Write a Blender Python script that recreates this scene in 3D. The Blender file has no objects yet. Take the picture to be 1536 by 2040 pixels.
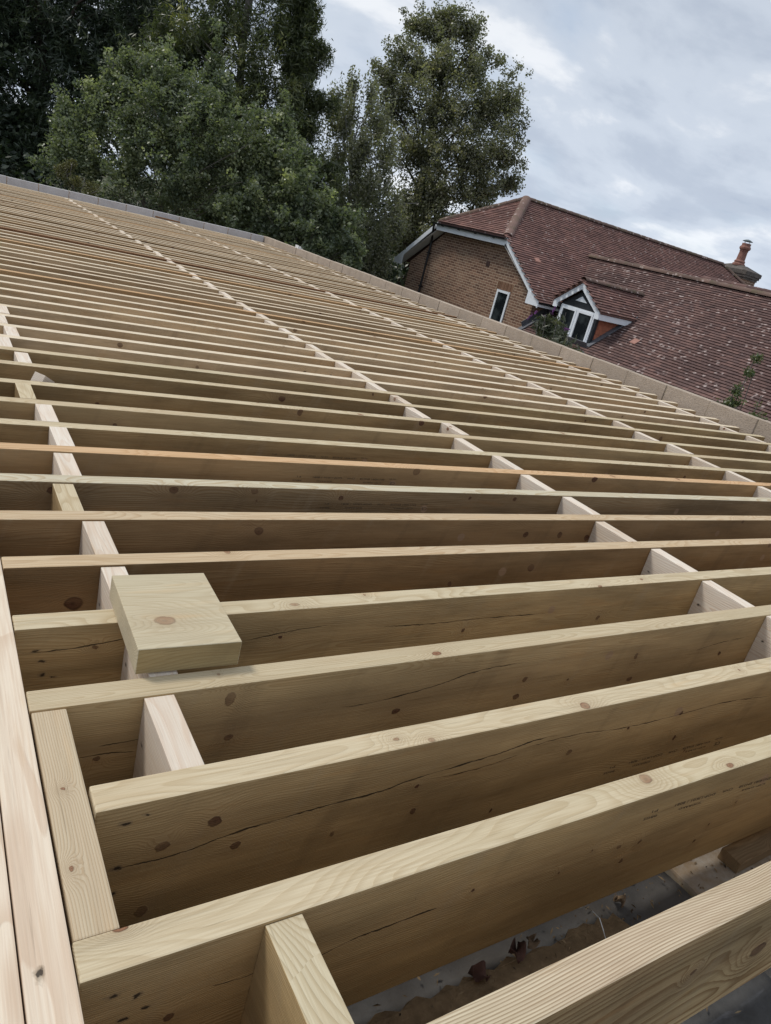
import bpy, bmesh, math, random
import numpy as np
from mathutils import Vector, Matrix
random.seed(7); rng = np.random.default_rng(11)
S = bpy.context.scene
COL = S.collection
R = math.radians

# ------------------------------------------------------------------ camera
cam = bpy.data.cameras.new('camera'); camo = bpy.data.objects.new('camera', cam); COL.objects.link(camo)
cam.sensor_fit = 'VERTICAL'; cam.sensor_height = 24.0; cam.lens = 24.0 * 1434.23 / 2040.0
cam.clip_start = 0.02; cam.clip_end = 3000
yaw, pitch, roll = 0.6239565, 0.3608584, 0.2570331
f_ = Vector((math.sin(yaw) * math.cos(pitch), math.cos(yaw) * math.cos(pitch), -math.sin(pitch)))
r_ = Vector((math.cos(yaw), -math.sin(yaw), 0)); u_ = r_.cross(f_)
rr = math.cos(roll) * r_ + math.sin(roll) * u_; uu = -math.sin(roll) * r_ + math.cos(roll) * u_
m = Matrix((rr, uu, -f_)).transposed().to_4x4(); m.translation = Vector((0, -0.3203, 0.7319))
camo.matrix_world = m
S.camera = camo
S.render.resolution_x, S.render.resolution_y = 771, 1024

# ------------------------------------------------------------------ light
SUN_EL, SUN_AZ = R(53), R(-42)          # azimuth from +Y towards +X
sd = bpy.data.lights.new('sun', 'SUN'); sd.energy = 2.15; sd.angle = R(13); sd.color = (1.0, 0.95, 0.87)
so = bpy.data.objects.new('sun', sd); COL.objects.link(so)
sv = Vector((math.sin(SUN_AZ) * math.cos(SUN_EL), math.cos(SUN_AZ) * math.cos(SUN_EL), math.sin(SUN_EL)))
so.rotation_euler = sv.to_track_quat('Z', 'Y').to_euler(); so.location = (0, 0, 30)

W = bpy.data.worlds.new('World'); S.world = W; W.use_nodes = True
def wsky():
    nt = W.node_tree; N = nt.nodes; L = nt.links
    for n in list(N): N.remove(n)
    out = N.new('ShaderNodeOutputWorld'); bg = N.new('ShaderNodeBackground')
    sky = N.new('ShaderNodeTexSky'); sky.sky_type = 'NISHITA'; sky.sun_disc = False
    sky.sun_elevation = SUN_EL; sky.sun_rotation = SUN_AZ
    tc = N.new('ShaderNodeTexCoord'); sp = N.new('ShaderNodeSeparateXYZ'); L.new(tc.outputs['Generated'], sp.inputs[0])
    def M(op, a, b=None, c=None):
        n = N.new('ShaderNodeMath'); n.operation = op
        for i, v in enumerate((a, b, c)):
            if v is None: continue
            if isinstance(v, (int, float)): n.inputs[i].default_value = v
            else: L.new(v, n.inputs[i])
        return n.outputs[0]
    zz = M('ADD', M('MAXIMUM', sp.outputs[2], 0.0), 0.3)
    cx = M('DIVIDE', sp.outputs[0], zz); cy = M('DIVIDE', sp.outputs[1], zz)
    cb = N.new('ShaderNodeCombineXYZ'); L.new(cx, cb.inputs[0]); L.new(cy, cb.inputs[1])
    def noise(scale, det, rough, dist, off):
        mp = N.new('ShaderNodeMapping'); mp.inputs['Location'].default_value = off
        mp.inputs['Rotation'].default_value = (0, 0, R(35)); mp.inputs['Scale'].default_value = (1, 1.25, 1)
        L.new(cb.outputs[0], mp.inputs[0])
        n = N.new('ShaderNodeTexNoise'); n.inputs['Scale'].default_value = scale; n.inputs['Detail'].default_value = det
        n.inputs['Roughness'].default_value = rough; n.inputs['Distortion'].default_value = dist
        L.new(mp.outputs[0], n.inputs['Vector']); return n.outputs[0]
    a = noise(2.5, 10, 0.54, 0.2, (3.1, 1.7, 0)); b = noise(1.9, 6, 0.5, 0.3, (9.3, 4.2, 2))
    def ramp(v, lo, hi, clr):
        n = N.new('ShaderNodeValToRGB'); L.new(v, n.inputs[0]); e = n.color_ramp.elements
        e[0].position = lo; e[1].position = hi; e[0].color = clr[0]; e[1].color = clr[-1]
        for i, c in enumerate(clr[1:-1]):
            q = e.new(lo + (hi - lo) * (i + 1) / (len(clr) - 1)); q.color = c
        n.color_ramp.interpolation = 'EASE'
        return n.outputs[0]
    cloud = ramp(a, 0.27, 0.68, [(4.5, 5.4, 6.9, 1), (5.9, 6.7, 8.0, 1), (7.2, 8.0, 9.2, 1), (10.2, 10.6, 11.2, 1)])
    cover = ramp(b, 0.2, 0.45, [(0.6,) * 3 + (1,), (1,) * 3 + (1,)])
    mx = N.new('ShaderNodeMix'); mx.data_type = 'RGBA'; L.new(cover, mx.inputs[0])
    bl = N.new('ShaderNodeMix'); bl.data_type = 'RGBA'; bl.blend_type = 'ADD'; bl.inputs[0].default_value = 1.0
    L.new(sky.outputs[0], bl.inputs[6]); bl.inputs[7].default_value = (1.6, 2.3, 3.2, 1)
    L.new(bl.outputs[2], mx.inputs[6]); L.new(cloud, mx.inputs[7])
    # brighter towards the horizon
    hz = N.new('ShaderNodeMapRange'); L.new(sp.outputs[2], hz.inputs[0]); hz.inputs[1].default_value = 0.0; hz.inputs[2].default_value = 0.35
    hz.inputs[3].default_value = 1.18; hz.inputs[4].default_value = 1.0
    sc = N.new('ShaderNodeVectorMath'); sc.operation = 'SCALE'; L.new(mx.outputs[2], sc.inputs[0]); L.new(hz.outputs[0], sc.inputs[3])
    L.new(sc.outputs[0], bg.inputs[0]); bg.inputs[1].default_value = 0.08; L.new(bg.outputs[0], out.inputs[0])
wsky()
S.view_settings.view_transform = 'Standard'; S.view_settings.look = 'None'
S.view_settings.exposure = 0.0; S.view_settings.gamma = 1.0
S.cycles.max_bounces = 6; S.cycles.diffuse_bounces = 4; S.cycles.transparent_max_bounces = 4

# ------------------------------------------------------------------ helpers
def link(o, parent=None):
    COL.objects.link(o)
    if parent is not None: o.parent = parent
    return o
def tag(o, label=None, cat=None, group=None, kind=None):
    if label: o['label'] = label
    if cat: o['category'] = cat
    if group: o['group'] = group
    if kind: o['kind'] = kind
    return o
def empty(name, loc=(0, 0, 0), rz=0):
    o = bpy.data.objects.new(name, None); o.location = loc; o.rotation_euler = (0, 0, rz); o.empty_display_size = .1
    return link(o)
class MB:
    def __init__(s): s.v = []; s.f = []; s.t = []
    def face(s, pts, tint=0.5):
        n = len(s.v); s.v += [tuple(p) for p in pts]; s.f.append(tuple(range(n, n + len(pts)))); s.t.append(tint)
    def hexa(s, p, tint=0.5):     # 8 pts: bottom 4 (ccw), top 4
        n = len(s.v); s.v += [tuple(q) for q in p]
        for q in ((3, 2, 1, 0), (4, 5, 6, 7), (0, 1, 5, 4), (1, 2, 6, 5), (2, 3, 7, 6), (3, 0, 4, 7)):
            s.f.append(tuple(n + i for i in q)); s.t.append(tint)
    def box(s, x0, x1, y0, y1, z0, z1, tint=0.5):
        s.hexa([(x0, y0, z0), (x1, y0, z0), (x1, y1, z0), (x0, y1, z0), (x0, y0, z1), (x1, y0, z1), (x1, y1, z1), (x0, y1, z1)], tint)
    def prism_x(s, poly, x0, x1, tint=0.5):   # poly of (y,z), extruded along x
        a = sum(poly[i][0] * poly[(i + 1) % len(poly)][1] - poly[(i + 1) % len(poly)][0] * poly[i][1] for i in range(len(poly)))
        if a < 0: poly = poly[::-1]
        n = len(s.v); k = len(poly)
        s.v += [(x0, y, z) for y, z in poly] + [(x1, y, z) for y, z in poly]
        s.f.append(tuple(n + i for i in range(k))[::-1]); s.f.append(tuple(n + k + i for i in range(k))); s.t += [tint] * 2
        for i in range(k):
            j = (i + 1) % k; s.f.append((n + i, n + j, n + k + j, n + k + i)); s.t.append(tint)
    def prism_y(s, poly, y0, y1, tint=0.5):   # poly of (x,z)
        a = sum(poly[i][0] * poly[(i + 1) % len(poly)][1] - poly[(i + 1) % len(poly)][0] * poly[i][1] for i in range(len(poly)))
        if a < 0: poly = poly[::-1]
        n = len(s.v); k = len(poly)
        s.v += [(x, y0, z) for x, z in poly] + [(x, y1, z) for x, z in poly]
        s.f.append(tuple(n + i for i in range(k))); s.f.append(tuple(n + k + i for i in range(k))[::-1]); s.t += [tint] * 2
        for i in range(k):
            j = (i + 1) % k; s.f.append((n + j, n + i, n + k + i, n + k + j)); s.t.append(tint)
    def bar(s, a, b, w, h, up=(0, 0, 1), tint=0.5):  # rectangular bar a->b, w sideways, h along up
        a, b = Vector(a), Vector(b); d = (b - a).normalized(); up = Vector(up); sd_ = d.cross(up).normalized(); up = sd_.cross(d)
        P = []
        for q in (-1, 1):
            P += [a + sd_ * (-w / 2) + up * (q * h / 2), a + sd_ * (w / 2) + up * (q * h / 2), b + sd_ * (w / 2) + up * (q * h / 2), b + sd_ * (-w / 2) + up * (q * h / 2)]
        s.hexa(P, tint)
    def tube(s, pts, rad, sides=8, cap=True, tint=0.5):
        pts = [Vector(p) for p in pts]; n0 = len(s.v); k = len(pts)
        if not isinstance(rad, (list, tuple)): rad = [rad] * k
        ref = Vector((0.31, 0.12, 0.94))
        for i, p in enumerate(pts):
            d = (pts[min(i + 1, k - 1)] - pts[max(i - 1, 0)]).normalized()
            a = d.cross(ref)
            if a.length < .05: a = d.cross(Vector((1, 0, 0)))
            a.normalize(); b = d.cross(a)
            for j in range(sides):
                t = 2 * math.pi * j / sides; s.v.append(tuple(p + (a * math.cos(t) + b * math.sin(t)) * rad[i]))
        for i in range(k - 1):
            for j in range(sides):
                j2 = (j + 1) % sides; s.f.append((n0 + i * sides + j, n0 + i * sides + j2, n0 + (i + 1) * sides + j2, n0 + (i + 1) * sides + j)); s.t.append(tint)
        if cap:
            s.f.append(tuple(n0 + j for j in range(sides))[::-1]); s.f.append(tuple(n0 + (k - 1) * sides + j for j in range(sides))); s.t += [tint] * 2
    def lathe(s, prof, cx, cy, sides=20, tint=0.5):
        n0 = len(s.v); k = len(prof)
        for (r, z) in prof:
            for j in range(sides):
                t = 2 * math.pi * j / sides; s.v.append((cx + r * math.cos(t), cy + r * math.sin(t), z))
        for i in range(k - 1):
            for j in range(sides):
                j2 = (j + 1) % sides; s.f.append((n0 + i * sides + j, n0 + i * sides + j2, n0 + (i + 1) * sides + j2, n0 + (i + 1) * sides + j)); s.t.append(tint)
        s.f.append(tuple(n0 + (k - 1) * sides + j for j in range(sides))); s.t.append(tint)
    def build(s, name, mat, parent=None, bevel=0, smooth=False, segs=2, loc=None):
        me = bpy.data.meshes.new(name); me.from_pydata(s.v, [], s.f)
        at = me.attributes.new('tint', 'FLOAT', 'FACE'); at.data.foreach_set('value', np.array(s.t, dtype=np.float32))
        if bevel:
            bm = bmesh.new(); bm.from_mesh(me)
            bmesh.ops.remove_doubles(bm, verts=bm.verts, dist=1e-5)
            bmesh.ops.bevel(bm, geom=list(bm.edges), offset=bevel, segments=segs, affect='EDGES', profile=.6)
            bm.to_mesh(me); bm.free()
        me.materials.append(mat)
        if smooth: me.shade_smooth()
        o = bpy.data.objects.new(name, me)
        if loc is not None: o.location = loc
        return link(o, parent)

# ---- node helpers
class G:
    def __init__(s, name):
        s.m = bpy.data.materials.new(name); s.m.use_nodes = True; s.nt = s.m.node_tree; s.N = s.nt.nodes; s.L = s.nt.links
        s.b = s.N['Principled BSDF']; s.out = s.N['Material Output']
    def set(s, sock, v):
        if v is None: return
        if hasattr(v, 'is_linked') or hasattr(v, 'links'): s.L.new(v, sock)
        elif isinstance(v, (tuple, list)) and sock.type == 'RGBA' and len(v) == 3: sock.default_value = (*v, 1)
        else: sock.default_value = v
    def M(s, op, a, b=None, c=None, clamp=False):
        n = s.N.new('ShaderNodeMath'); n.operation = op; n.use_clamp = clamp
        for i, v in enumerate((a, b, c)): s.set(n.inputs[i], v)
        return n.outputs[0]
    def V(s, op, a, b=None, sc=None):
        n = s.N.new('ShaderNodeVectorMath'); n.operation = op; s.set(n.inputs[0], a); s.set(n.inputs[1], b)
        if sc is not None: s.set(n.inputs[3], sc)
        return n.outputs[1] if op in ('LENGTH', 'DISTANCE', 'DOT_PRODUCT') else n.outputs[0]
    def obj(s): return s.N.new('ShaderNodeTexCoord').outputs['Object']
    def sep(s, v):
        n = s.N.new('ShaderNodeSeparateXYZ'); s.L.new(v, n.inputs[0]); return n.outputs
    def comb(s, x=0., y=0., z=0.):
        n = s.N.new('ShaderNodeCombineXYZ'); s.set(n.inputs[0], x); s.set(n.inputs[1], y); s.set(n.inputs[2], z); return n.outputs[0]
    def noise(s, v, scale, det=3, rough=.55, dist=0, color=False):
        n = s.N.new('ShaderNodeTexNoise'); s.L.new(v, n.inputs['Vector']); n.inputs['Scale'].default_value = scale
        n.inputs['Detail'].default_value = det; n.inputs['Roughness'].default_value = rough; n.inputs['Distortion'].default_value = dist
        return n.outputs[1 if color else 0]
    def mr(s, v, a, b, c=0., d=1., smooth=False):
        n = s.N.new('ShaderNodeMapRange'); n.clamp = True
        if smooth: n.interpolation_type = 'SMOOTHSTEP'
        s.set(n.inputs[0], v); s.set(n.inputs[1], a); s.set(n.inputs[2], b); s.set(n.inputs[3], c); s.set(n.inputs[4], d)
        return n.outputs[0]
    def mix(s, fac, a, b, mode='MIX'):
        n = s.N.new('ShaderNodeMix'); n.data_type = 'RGBA'; n.blend_type = mode; s.set(n.inputs[0], fac); s.set(n.inputs[6], a); s.set(n.inputs[7], b)
        return n.outputs[2]
    def bump(s, h, strength=.3, dist=.002):
        n = s.N.new('ShaderNodeBump'); n.inputs['Strength'].default_value = strength; n.inputs['Distance'].default_value = dist
        s.L.new(h, n.inputs['Height']); s.L.new(n.outputs[0], s.b.inputs['Normal'])
    def attr(s, name='tint'):
        n = s.N.new('ShaderNodeAttribute'); n.attribute_name = name; return n.outputs['Fac']
    def rand(s): return s.N.new('ShaderNodeObjectInfo').outputs['Random']
    def fin(s, col, rough=.8, spec=.3):
        s.set(s.b.inputs['Base Color'], col); s.set(s.b.inputs['Roughness'], rough); s.b.inputs['Specular IOR Level'].default_value = spec
        return s.m
def flat(name, col, rough=.6, var=.12, scale=6, spec=.4, metal=0):
    g = G(name); n = g.noise(g.obj(), scale, 5)
    c = g.mix(g.mr(n, .3, .7), tuple(v * (1 - var) for v in col), tuple(min(1, v * (1 + var)) for v in col))
    g.b.inputs['Metallic'].default_value = metal
    g.bump(g.noise(g.obj(), scale * 12, 3), .15, .002)
    return g.fin(c, rough, spec)

# ------------------------------------------------------------------ timber
def wood(name, base, late, tint2=None, knots=(), cracks=(), pads=False, side=None, ring=290, contrast=.85, nails=(), knot_gate=.84, pith=(.02, -.12), warp=1., vary=False):
    g = G(name); P = g.obj(); rnd = g.rand(); x, y, z = g.sep(P)
    off = g.comb(g.M('MULTIPLY', rnd, 37.), g.M('MULTIPLY', rnd, 11.), 0.)
    st = g.V('ADD', g.V('MULTIPLY', P, (1.3, 6., 6.)), off)
    n1 = g.noise(st, 1.0, 2); n2 = g.noise(g.V('ADD', st, (5., 9., 2.)), 1.0, 2)
    # knots, laid out on the unrolled faces (x, y+z)
    uv = g.comb(x, g.M('ADD', y, z), 0.)
    uvo = g.V('ADD', uv, off)
    # organic warp
    wp = g.noise(g.V('MULTIPLY', uvo, (9., 14., 1.)), 1., 2, color=True)
    uvw = g.V('ADD', uvo, g.V('MULTIPLY', g.V('SUBTRACT', wp, (.5, .5, .5)), (.035, .022, 0.)))
    vo = g.N.new('ShaderNodeTexVoronoi'); vo.voronoi_dimensions = '2D'; vo.inputs['Scale'].default_value = 6.5
    g.L.new(uvw, vo.inputs['Vector'])
    cr, cg, cb = g.sep(vo.outputs['Color'])
    gate = g.M('GREATER_THAN', cr, knot_gate)
    d = g.M('ADD', g.M('MULTIPLY', vo.outputs['Distance'], g.M('ADD', .7, g.M('MULTIPLY', cg, .9))), g.M('MULTIPLY', g.M('SUBTRACT', 1., gate), 9.))
    uvh = g.V('ADD', uv, g.V('MULTIPLY', g.V('SUBTRACT', wp, (.5, .5, .5)), (.014, .010, 0.)))
    if knots: uvh = g.V('ADD', uvh, g.V('MULTIPLY', g.V('SUBTRACT', g.noise(g.V('MULTIPLY', uvo, (55., 75., 1.)), 1., 3, color=True), (.5, .5, .5)), (.012, .008, 0.)))
    for (kx, kv, kr, asp) in knots:
        q = g.V('MULTIPLY', g.V('SUBTRACT', uvh, (kx, kv, 0.)), (1. / asp, 1., 0.))
        d = g.M('MINIMUM', d, g.M('MULTIPLY', g.V('LENGTH', q), .085 / kr))
    e = g.M('EXPONENT', g.M('MULTIPLY', g.M('POWER', g.M('DIVIDE', d, .24), 1.6), -1.))
    r = g.V('LENGTH', g.comb(0., g.M('ADD', y, g.M('ADD', -pith[0], g.M('MULTIPLY', g.M('SUBTRACT', n1, .5), .06 * warp))),
                             g.M('ADD', z, g.M('ADD', -pith[1], g.M('ADD', g.M('MULTIPLY', g.M('SUBTRACT', n2, .5), .11 * warp), g.M('MULTIPLY', g.M('SUBTRACT', rnd, .5), .12))))))
    ph = g.M('ADD', g.M('MULTIPLY', r, float(ring)), g.M('MULTIPLY', e, 7.))
    fr = g.M('FRACT', ph)
    rings = g.mr(fr, .35, .95, 0., 1., True)
    rings = g.M('MULTIPLY', rings, g.mr(fr, 1.0, .95, 0., 1.))
    fib = g.noise(g.V('ADD', g.V('MULTIPLY', P, (9., 320., 320.)), off), 1., 2)
    mid = g.noise(g.V('ADD', g.V('MULTIPLY', P, (1.8, 40., 40.)), off), 1., 3)
    amt = g.mr(g.noise(g.V('ADD', g.V('MULTIPLY', P, (1.1, 9., 9.)), off), 1., 2), .3, .7, .35, 1.)
    c = g.mix(g.M('MULTIPLY', g.M('MULTIPLY', rings, contrast), amt), base, late)
    c = g.mix(g.mr(fib, .38, .68, 0., .42), c, late)
    hair = g.noise(g.V('ADD', g.V('MULTIPLY', P, (5., 170., 170.)), off), 1., 3, .7)
    c = g.mix(g.mr(hair, .62, .74, 0., .5), c, tuple(v * .45 for v in late))
    res = g.noise(g.V('ADD', g.V('MULTIPLY', P, (4., 30., 30.)), off), 1., 3, .6)
    c = g.mix(g.mr(res, .6, .72, 0., .35), c, (.62, .42, .22))
    if tint2:
        t = g.noise(g.V('ADD', g.V('MULTIPLY', P, (1.0, 7., 7.)), off), 1., 3, .6)
        c = g.mix(g.mr(t, .4, .66, 0., .75, True), c, g.mix(.4, c, tint2))
    c = g.mix(g.mr(mid, .5, .8, 0., .22), c, tuple(v * .5 for v in late))
    if side:   # wide faces: shade painted in as a darker, browner multiply, with mottling
        tn = g.N.new('ShaderNodeTexCoord').outputs['Normal']; nx, ny, nz = g.sep(tn)
        c = g.mix(g.M('MULTIPLY', g.mr(g.M('ABSOLUTE', ny), .75, .95), 1.), c, g.mix(1., c, g.mix(g.mr(g.noise(g.V('ADD', g.V('MULTIPLY', P, (1.7, 5., 9.)), off), 1., 5, .6), .36, .64), tuple(v * .72 for v in side), tuple(v * 1.22 for v in side)), 'MULTIPLY'))
    rv = g.M('FRACT', g.M('MULTIPLY', rnd, 17.31)); rw = g.M('FRACT', g.M('MULTIPLY', rnd, 41.7))
    c = g.mix(g.mr(rv, .55, 1., 0., .22), c, (.40, .27, .15))
    if side and vary: c = g.mix(g.M('MULTIPLY', g.mr(g.M('ABSOLUTE', ny), .75, .95), g.mr(rw, .45, 1., 0., .6)), c, g.mix(1., c, g.mix(g.M('FRACT', g.M('MULTIPLY', rnd, 91.)), (.50, .40, .30), (.52, .50, .48)), 'MULTIPLY'))
    # knot bodies
    kb = g.mr(d, .082, .066, 0., 1.); rim = g.M('MULTIPLY', kb, g.mr(d, .05, .075)); pit = g.mr(d, .026, .008)
    kr_ = g.M('FRACT', g.M('MULTIPLY', d, 70.))
    kc = g.mix(kr_, (.30, .15, .085), (.21, .095, .05))
    kc = g.mix(g.M('MULTIPLY', pit, .6), kc, (.07, .03, .02)); kc = g.mix(g.M('MULTIPLY', rim, .75), kc, (.05, .028, .018))
    c = g.mix(g.M('MULTIPLY', e, .22), c, (.28, .17, .09))
    if side:
        sk = g.noise(g.V('ADD', g.comb(g.M('MULTIPLY', g.M('ADD', x, g.M('MULTIPLY', z, -.35)), 14.), 0., g.M('MULTIPLY', z, 2.)), off), 1., 3, .6)
        sf = g.mr(g.M('ABSOLUTE', ny), .75, .95)
        c = g.mix(g.M('MULTIPLY', sf, g.mr(sk, .58, .74, 0., .22)), c, (.36, .29, .20)); c = g.mix(g.M('MULTIPLY', sf, g.mr(sk, .42, .28, 0., .18)), c, (.08, .055, .035))
    for (kx, kv, kr) in nails:
        q = g.V('SUBTRACT', g.V('ADD', uv, g.V('MULTIPLY', g.V('SUBTRACT', g.noise(g.V('MULTIPLY', uvo, (70., 90., 1.)), 1., 3, color=True), (.5, .5, .5)), (.022, .012, 0.))), (kx, kv, 0.))
        dd = g.V('LENGTH', g.V('MULTIPLY', q, (.6, 1., 1.)))
        c = g.mix(g.mr(dd, kr * 1.2, kr * .8, 0., .5), c, (.22, .16, .10)); c = g.mix(g.mr(dd, kr * .72, kr * .45, 0., .85), c, (.018, .014, .012))
    kf = g.mr(g.noise(g.V('MULTIPLY', uvo, (7., 21., 1.)), 1., 2), .38, .6, .5, .95)
    if side: kc = g.mix(g.mr(g.M('ABSOLUTE', ny), .75, .95), kc, g.mix(1., kc, (.42, .40, .42), 'MULTIPLY'))
    c = g.mix(g.M('MULTIPLY', kb, kf), c, kc)
    front = None
    if cracks or pads:
        tn = g.N.new('ShaderNodeTexCoord').outputs['Normal']; nx, ny, nz = g.sep(tn); front = g.mr(ny, -.6, -.8)
    for pts, w in cracks:
        x0, x1 = pts[0][0], pts[-1][0]
        t = g.mr(x, x0, x1)
        fc = g.N.new('ShaderNodeFloatCurve'); g.L.new(t, fc.inputs['Value']); cu = fc.mapping.curves[0]
        q = [((px - x0) / (x1 - x0), (pz + .24) / .25) for px, pz in pts]
        cu.points[0].location = q[0]; cu.points[-1].location = q[-1]
        for a in q[1:-1]: cu.points.new(*a)
        fc.mapping.update()
        zc = g.M('SUBTRACT', g.M('MULTIPLY', fc.outputs[0], .25), .24)
        j = g.noise(g.V('MULTIPLY', uv, (28., 0., 0.)), 1., 4, .65)
        zc = g.M('ADD', zc, g.M('MULTIPLY', g.M('SUBTRACT', j, .5), .008))
        env = g.M('MULTIPLY', g.mr(t, 0., .08), g.mr(t, 1., .9))
        wj = g.noise(g.V('MULTIPLY', uv, (11., 0., 0.)), 1.3, 3)
        ww = g.M('MULTIPLY', g.M('MULTIPLY', g.mr(wj, .40, .62, .25, 1.5), w), env)
        dz = g.M('ABSOLUTE', g.M('SUBTRACT', z, zc))
        k = g.M('MULTIPLY', g.mr(dz, ww, g.M('MULTIPLY', ww, .5)), front)
        k = g.M('MULTIPLY', k, g.M('GREATER_THAN', env, .001))
        c = g.mix(g.M('MULTIPLY', k, .92), c, (.02, .014, .01))
    if pads:      # round marks the treatment plant leaves on every length
        for kx, kz in ((1.392, -.06), (2.73, -.06), (4.06, -.06)):
            q = g.V('SUBTRACT', g.V('ADD', uv, g.V('MULTIPLY', g.V('SUBTRACT', wp, (.5, .5, .5)), (.02, .018, 0.))), (kx, kz, 0.))
            pd = g.V('LENGTH', q)
            pk = g.M('MULTIPLY', g.mr(pd, .015, .0115), front)
            c = g.mix(g.M('MULTIPLY', pk, .6), c, g.mix(g.mr(fib, .3, .7), (.42, .29, .20), (.30, .19, .12)))
    g.bump(g.M('ADD', g.M('MULTIPLY', rings, .5), g.M('ADD', g.M('MULTIPLY', fib, .9), g.M('MULTIPLY', kb, 1.))), .55, .0012)
    return g.fin(c, .8, .15)

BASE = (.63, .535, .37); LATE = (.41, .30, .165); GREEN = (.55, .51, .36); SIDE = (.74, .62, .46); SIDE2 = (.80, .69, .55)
m_treat = wood('treated_timber', BASE, LATE, GREEN, pads=True, side=SIDE, vary=True)
m_farlit = wood('far_brightened_timber', (.80, .70, .54), (.60, .46, .30), (.74, .64, .50), pads=True, side=SIDE2, vary=True)  # far joists: brightening with distance put into a paler timber colour
m_tan = wood('tan_timber', (.60, .47, .31), (.42, .27, .14), (.58, .50, .37), pads=True, side=(.48, .385, .28), pith=(.03, -.3))
m_orange = wood('orange_timber', (.66, .44, .25), (.48, .27, .12), (.62, .46, .29), pads=True, side=(.62, .60, .52), pith=(.03, -.28))
m_brown = wood('brown_timber', (.42, .26, .15), (.20, .10, .05), None, pads=True, side=(.6, .5, .42))
m_pine = wood('white_pine', (.78, .71, .61), (.64, .48, .36), (.74, .62, .48), ring=150, contrast=.7, knot_gate=.9, pith=(.0, -.09), nails=[(.022, -.06, .004), (.030, -.135, .004), (.138, -.05, .004), (.132, -.12, .0045)])
m_plate = wood('plate_pine', (.78, .67, .53), (.56, .40, .275), (.72, .58, .45), ring=150, contrast=.75, knot_gate=.95, pith=(.01, -.16),
               nails=[(.833, .0075, .0055), (.41, .004, .004), (.30, -.004, .002)])
m_packer = wood('packer_timber', (.56, .48, .34), (.40, .30, .18), (.58, .42, .28), ring=300, contrast=.9, knot_gate=2, pith=(.25, -.06), warp=.6, knots=[(.212, .0035, .0035, 1), (.088, .0125, .003, 2.)])
m_off = wood('offcut_timber', (.58, .51, .36), (.42, .33, .20), (.55, .50, .36), knots=[(.058, .125, .014, 1.4)], knot_gate=2, ring=260, contrast=.6, pith=(.12, -.22), warp=1.6, side=(.62, .54, .38))
hero = {}
hero[0] = wood('front_joist_timber', (.64, .55, .39), (.27, .18, .095), (.60, .44, .32), ring=280, contrast=1.15, warp=.55, side=SIDE, knots=[(1.096, -.137, .016, 1.5), (.90, -.09, .006, 1), (1.04, .075, .026, 1.7)],
               knot_gate=2, pith=(-.5, -.16))
hero[1] = wood('second_joist_timber', BASE, LATE, (.5, .44, .28), pads=True, side=SIDE, knot_gate=2, contrast=.6, pith=(.03, -.3),
    nails=[(.172, -.037, .005), (.196, -.050, .004), (.186, -.081, .0045), (.21, -.074, .003), (.165, -.13, .004)], knots=[(.238, -.104, .007, 1.), (.984, -.104, .005, 1.2), (1.043, -.11, .005, 1.), (1.013, -.145, .006, .8),
           (.912, -.087, .003, 1), (.847, -.113, .003, 1), (1.237, -.173, .005, 1), (1.322, -.101, .004, 1), (1.262, -.139, .003, 1), (1.033, .033, .011, 1.5), (.183, .044, .005, 1.8), (1.244, .01, .006, 2.), (.66, -.078, .003, 1)],
    cracks=[([(.40, -.105), (.46, -.09), (.516, -.088), (.603, -.087)], .0022), ([(.28, -.079), (.33, -.084), (.37, -.075)], .0012), ([(.55, -.012), (.552, -.05), (.556, -.02)], .001)])
hero[2] = wood('third_joist_timber', nails=[(.226, -.030, .005), (.252, -.022, .003), (.223, -.106, .005), (.223, -.154, .004)], base=BASE, late=LATE, tint2=(.55, .43, .27), pads=True, side=SIDE, knot_gate=2, contrast=.6, pith=(.03, -.32),
    knots=[(.349, -.063, .010, 1.1), (.281, -.087, .010, 1.1), (.39, -.122, .008, 1.2), (.556, -.15, .006, .8), (.265, -.202, .012, .8),
           (1.068, -.102, .008, 1.1), (1.405, -.067, .006, 1.2), (1.423, -.14, .007, .8), (.907, -.203, .006, .7), (.702, -.093, .004, 1.3), (1.493, -.192, .004, 1), (.71, -.147, .008, .8), (1.234, -.076, .004, 1),
           (1.076, .012, .010, 1.5), (.706, .008, .006, 1.4), (.645, .023, .005, 1.3), (1.615, .025, .004, 1)],
    cracks=[([(.209, -.104), (.254, -.108), (.308, -.108), (.371, -.096), (.447, -.09), (.529, -.085), (.637, -.082), (.683, -.074), (.786, -.067), (.875, -.060), (.971, -.048), (1.03, -.05)], .0019),
            ([(.93, -.064), (1.058, -.058), (1.215, -.071), (1.425, -.070), (1.566, -.067), (1.777, -.084)], .0012), ([(.70, -.078), (.80, -.086), (.93, -.074)], .001)])
hero[3] = wood('fourth_joist_timber', BASE, LATE, (.46, .42, .28), pads=True, side=SIDE, knot_gate=2, contrast=.7, pith=(.02, -.02),
    knots=[(.436, -.030, .016, .7), (.451, -.109, .007, 1.2), (.237, -.109, .006, 1), (1.129, -.092, .008, 1.), (1.12, -.135, .008, 1.4), (.795, -.116, .008, 1.4), (1.5, -.075, .009, .8), (1.877, -.111, .008, 1),
           (1.51, -.144, .007, 1.6), (1.273, -.112, .004, 1), (.865, .014, .008, 1.8), (.422, .03, .003, 1)],
    cracks=[([(.66, -.086), (.759, -.083), (.887, -.066), (.971, -.048), (1.112, -.043)], .0015), ([(.208, -.101), (.24, -.100), (.294, -.107)], .0012), ([(.235, -.084), (.293, -.083), (.35, -.08)], .001),
            ([(1.75, -.088), (1.85, -.075), (2.0, -.068)], .001)])
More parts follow.
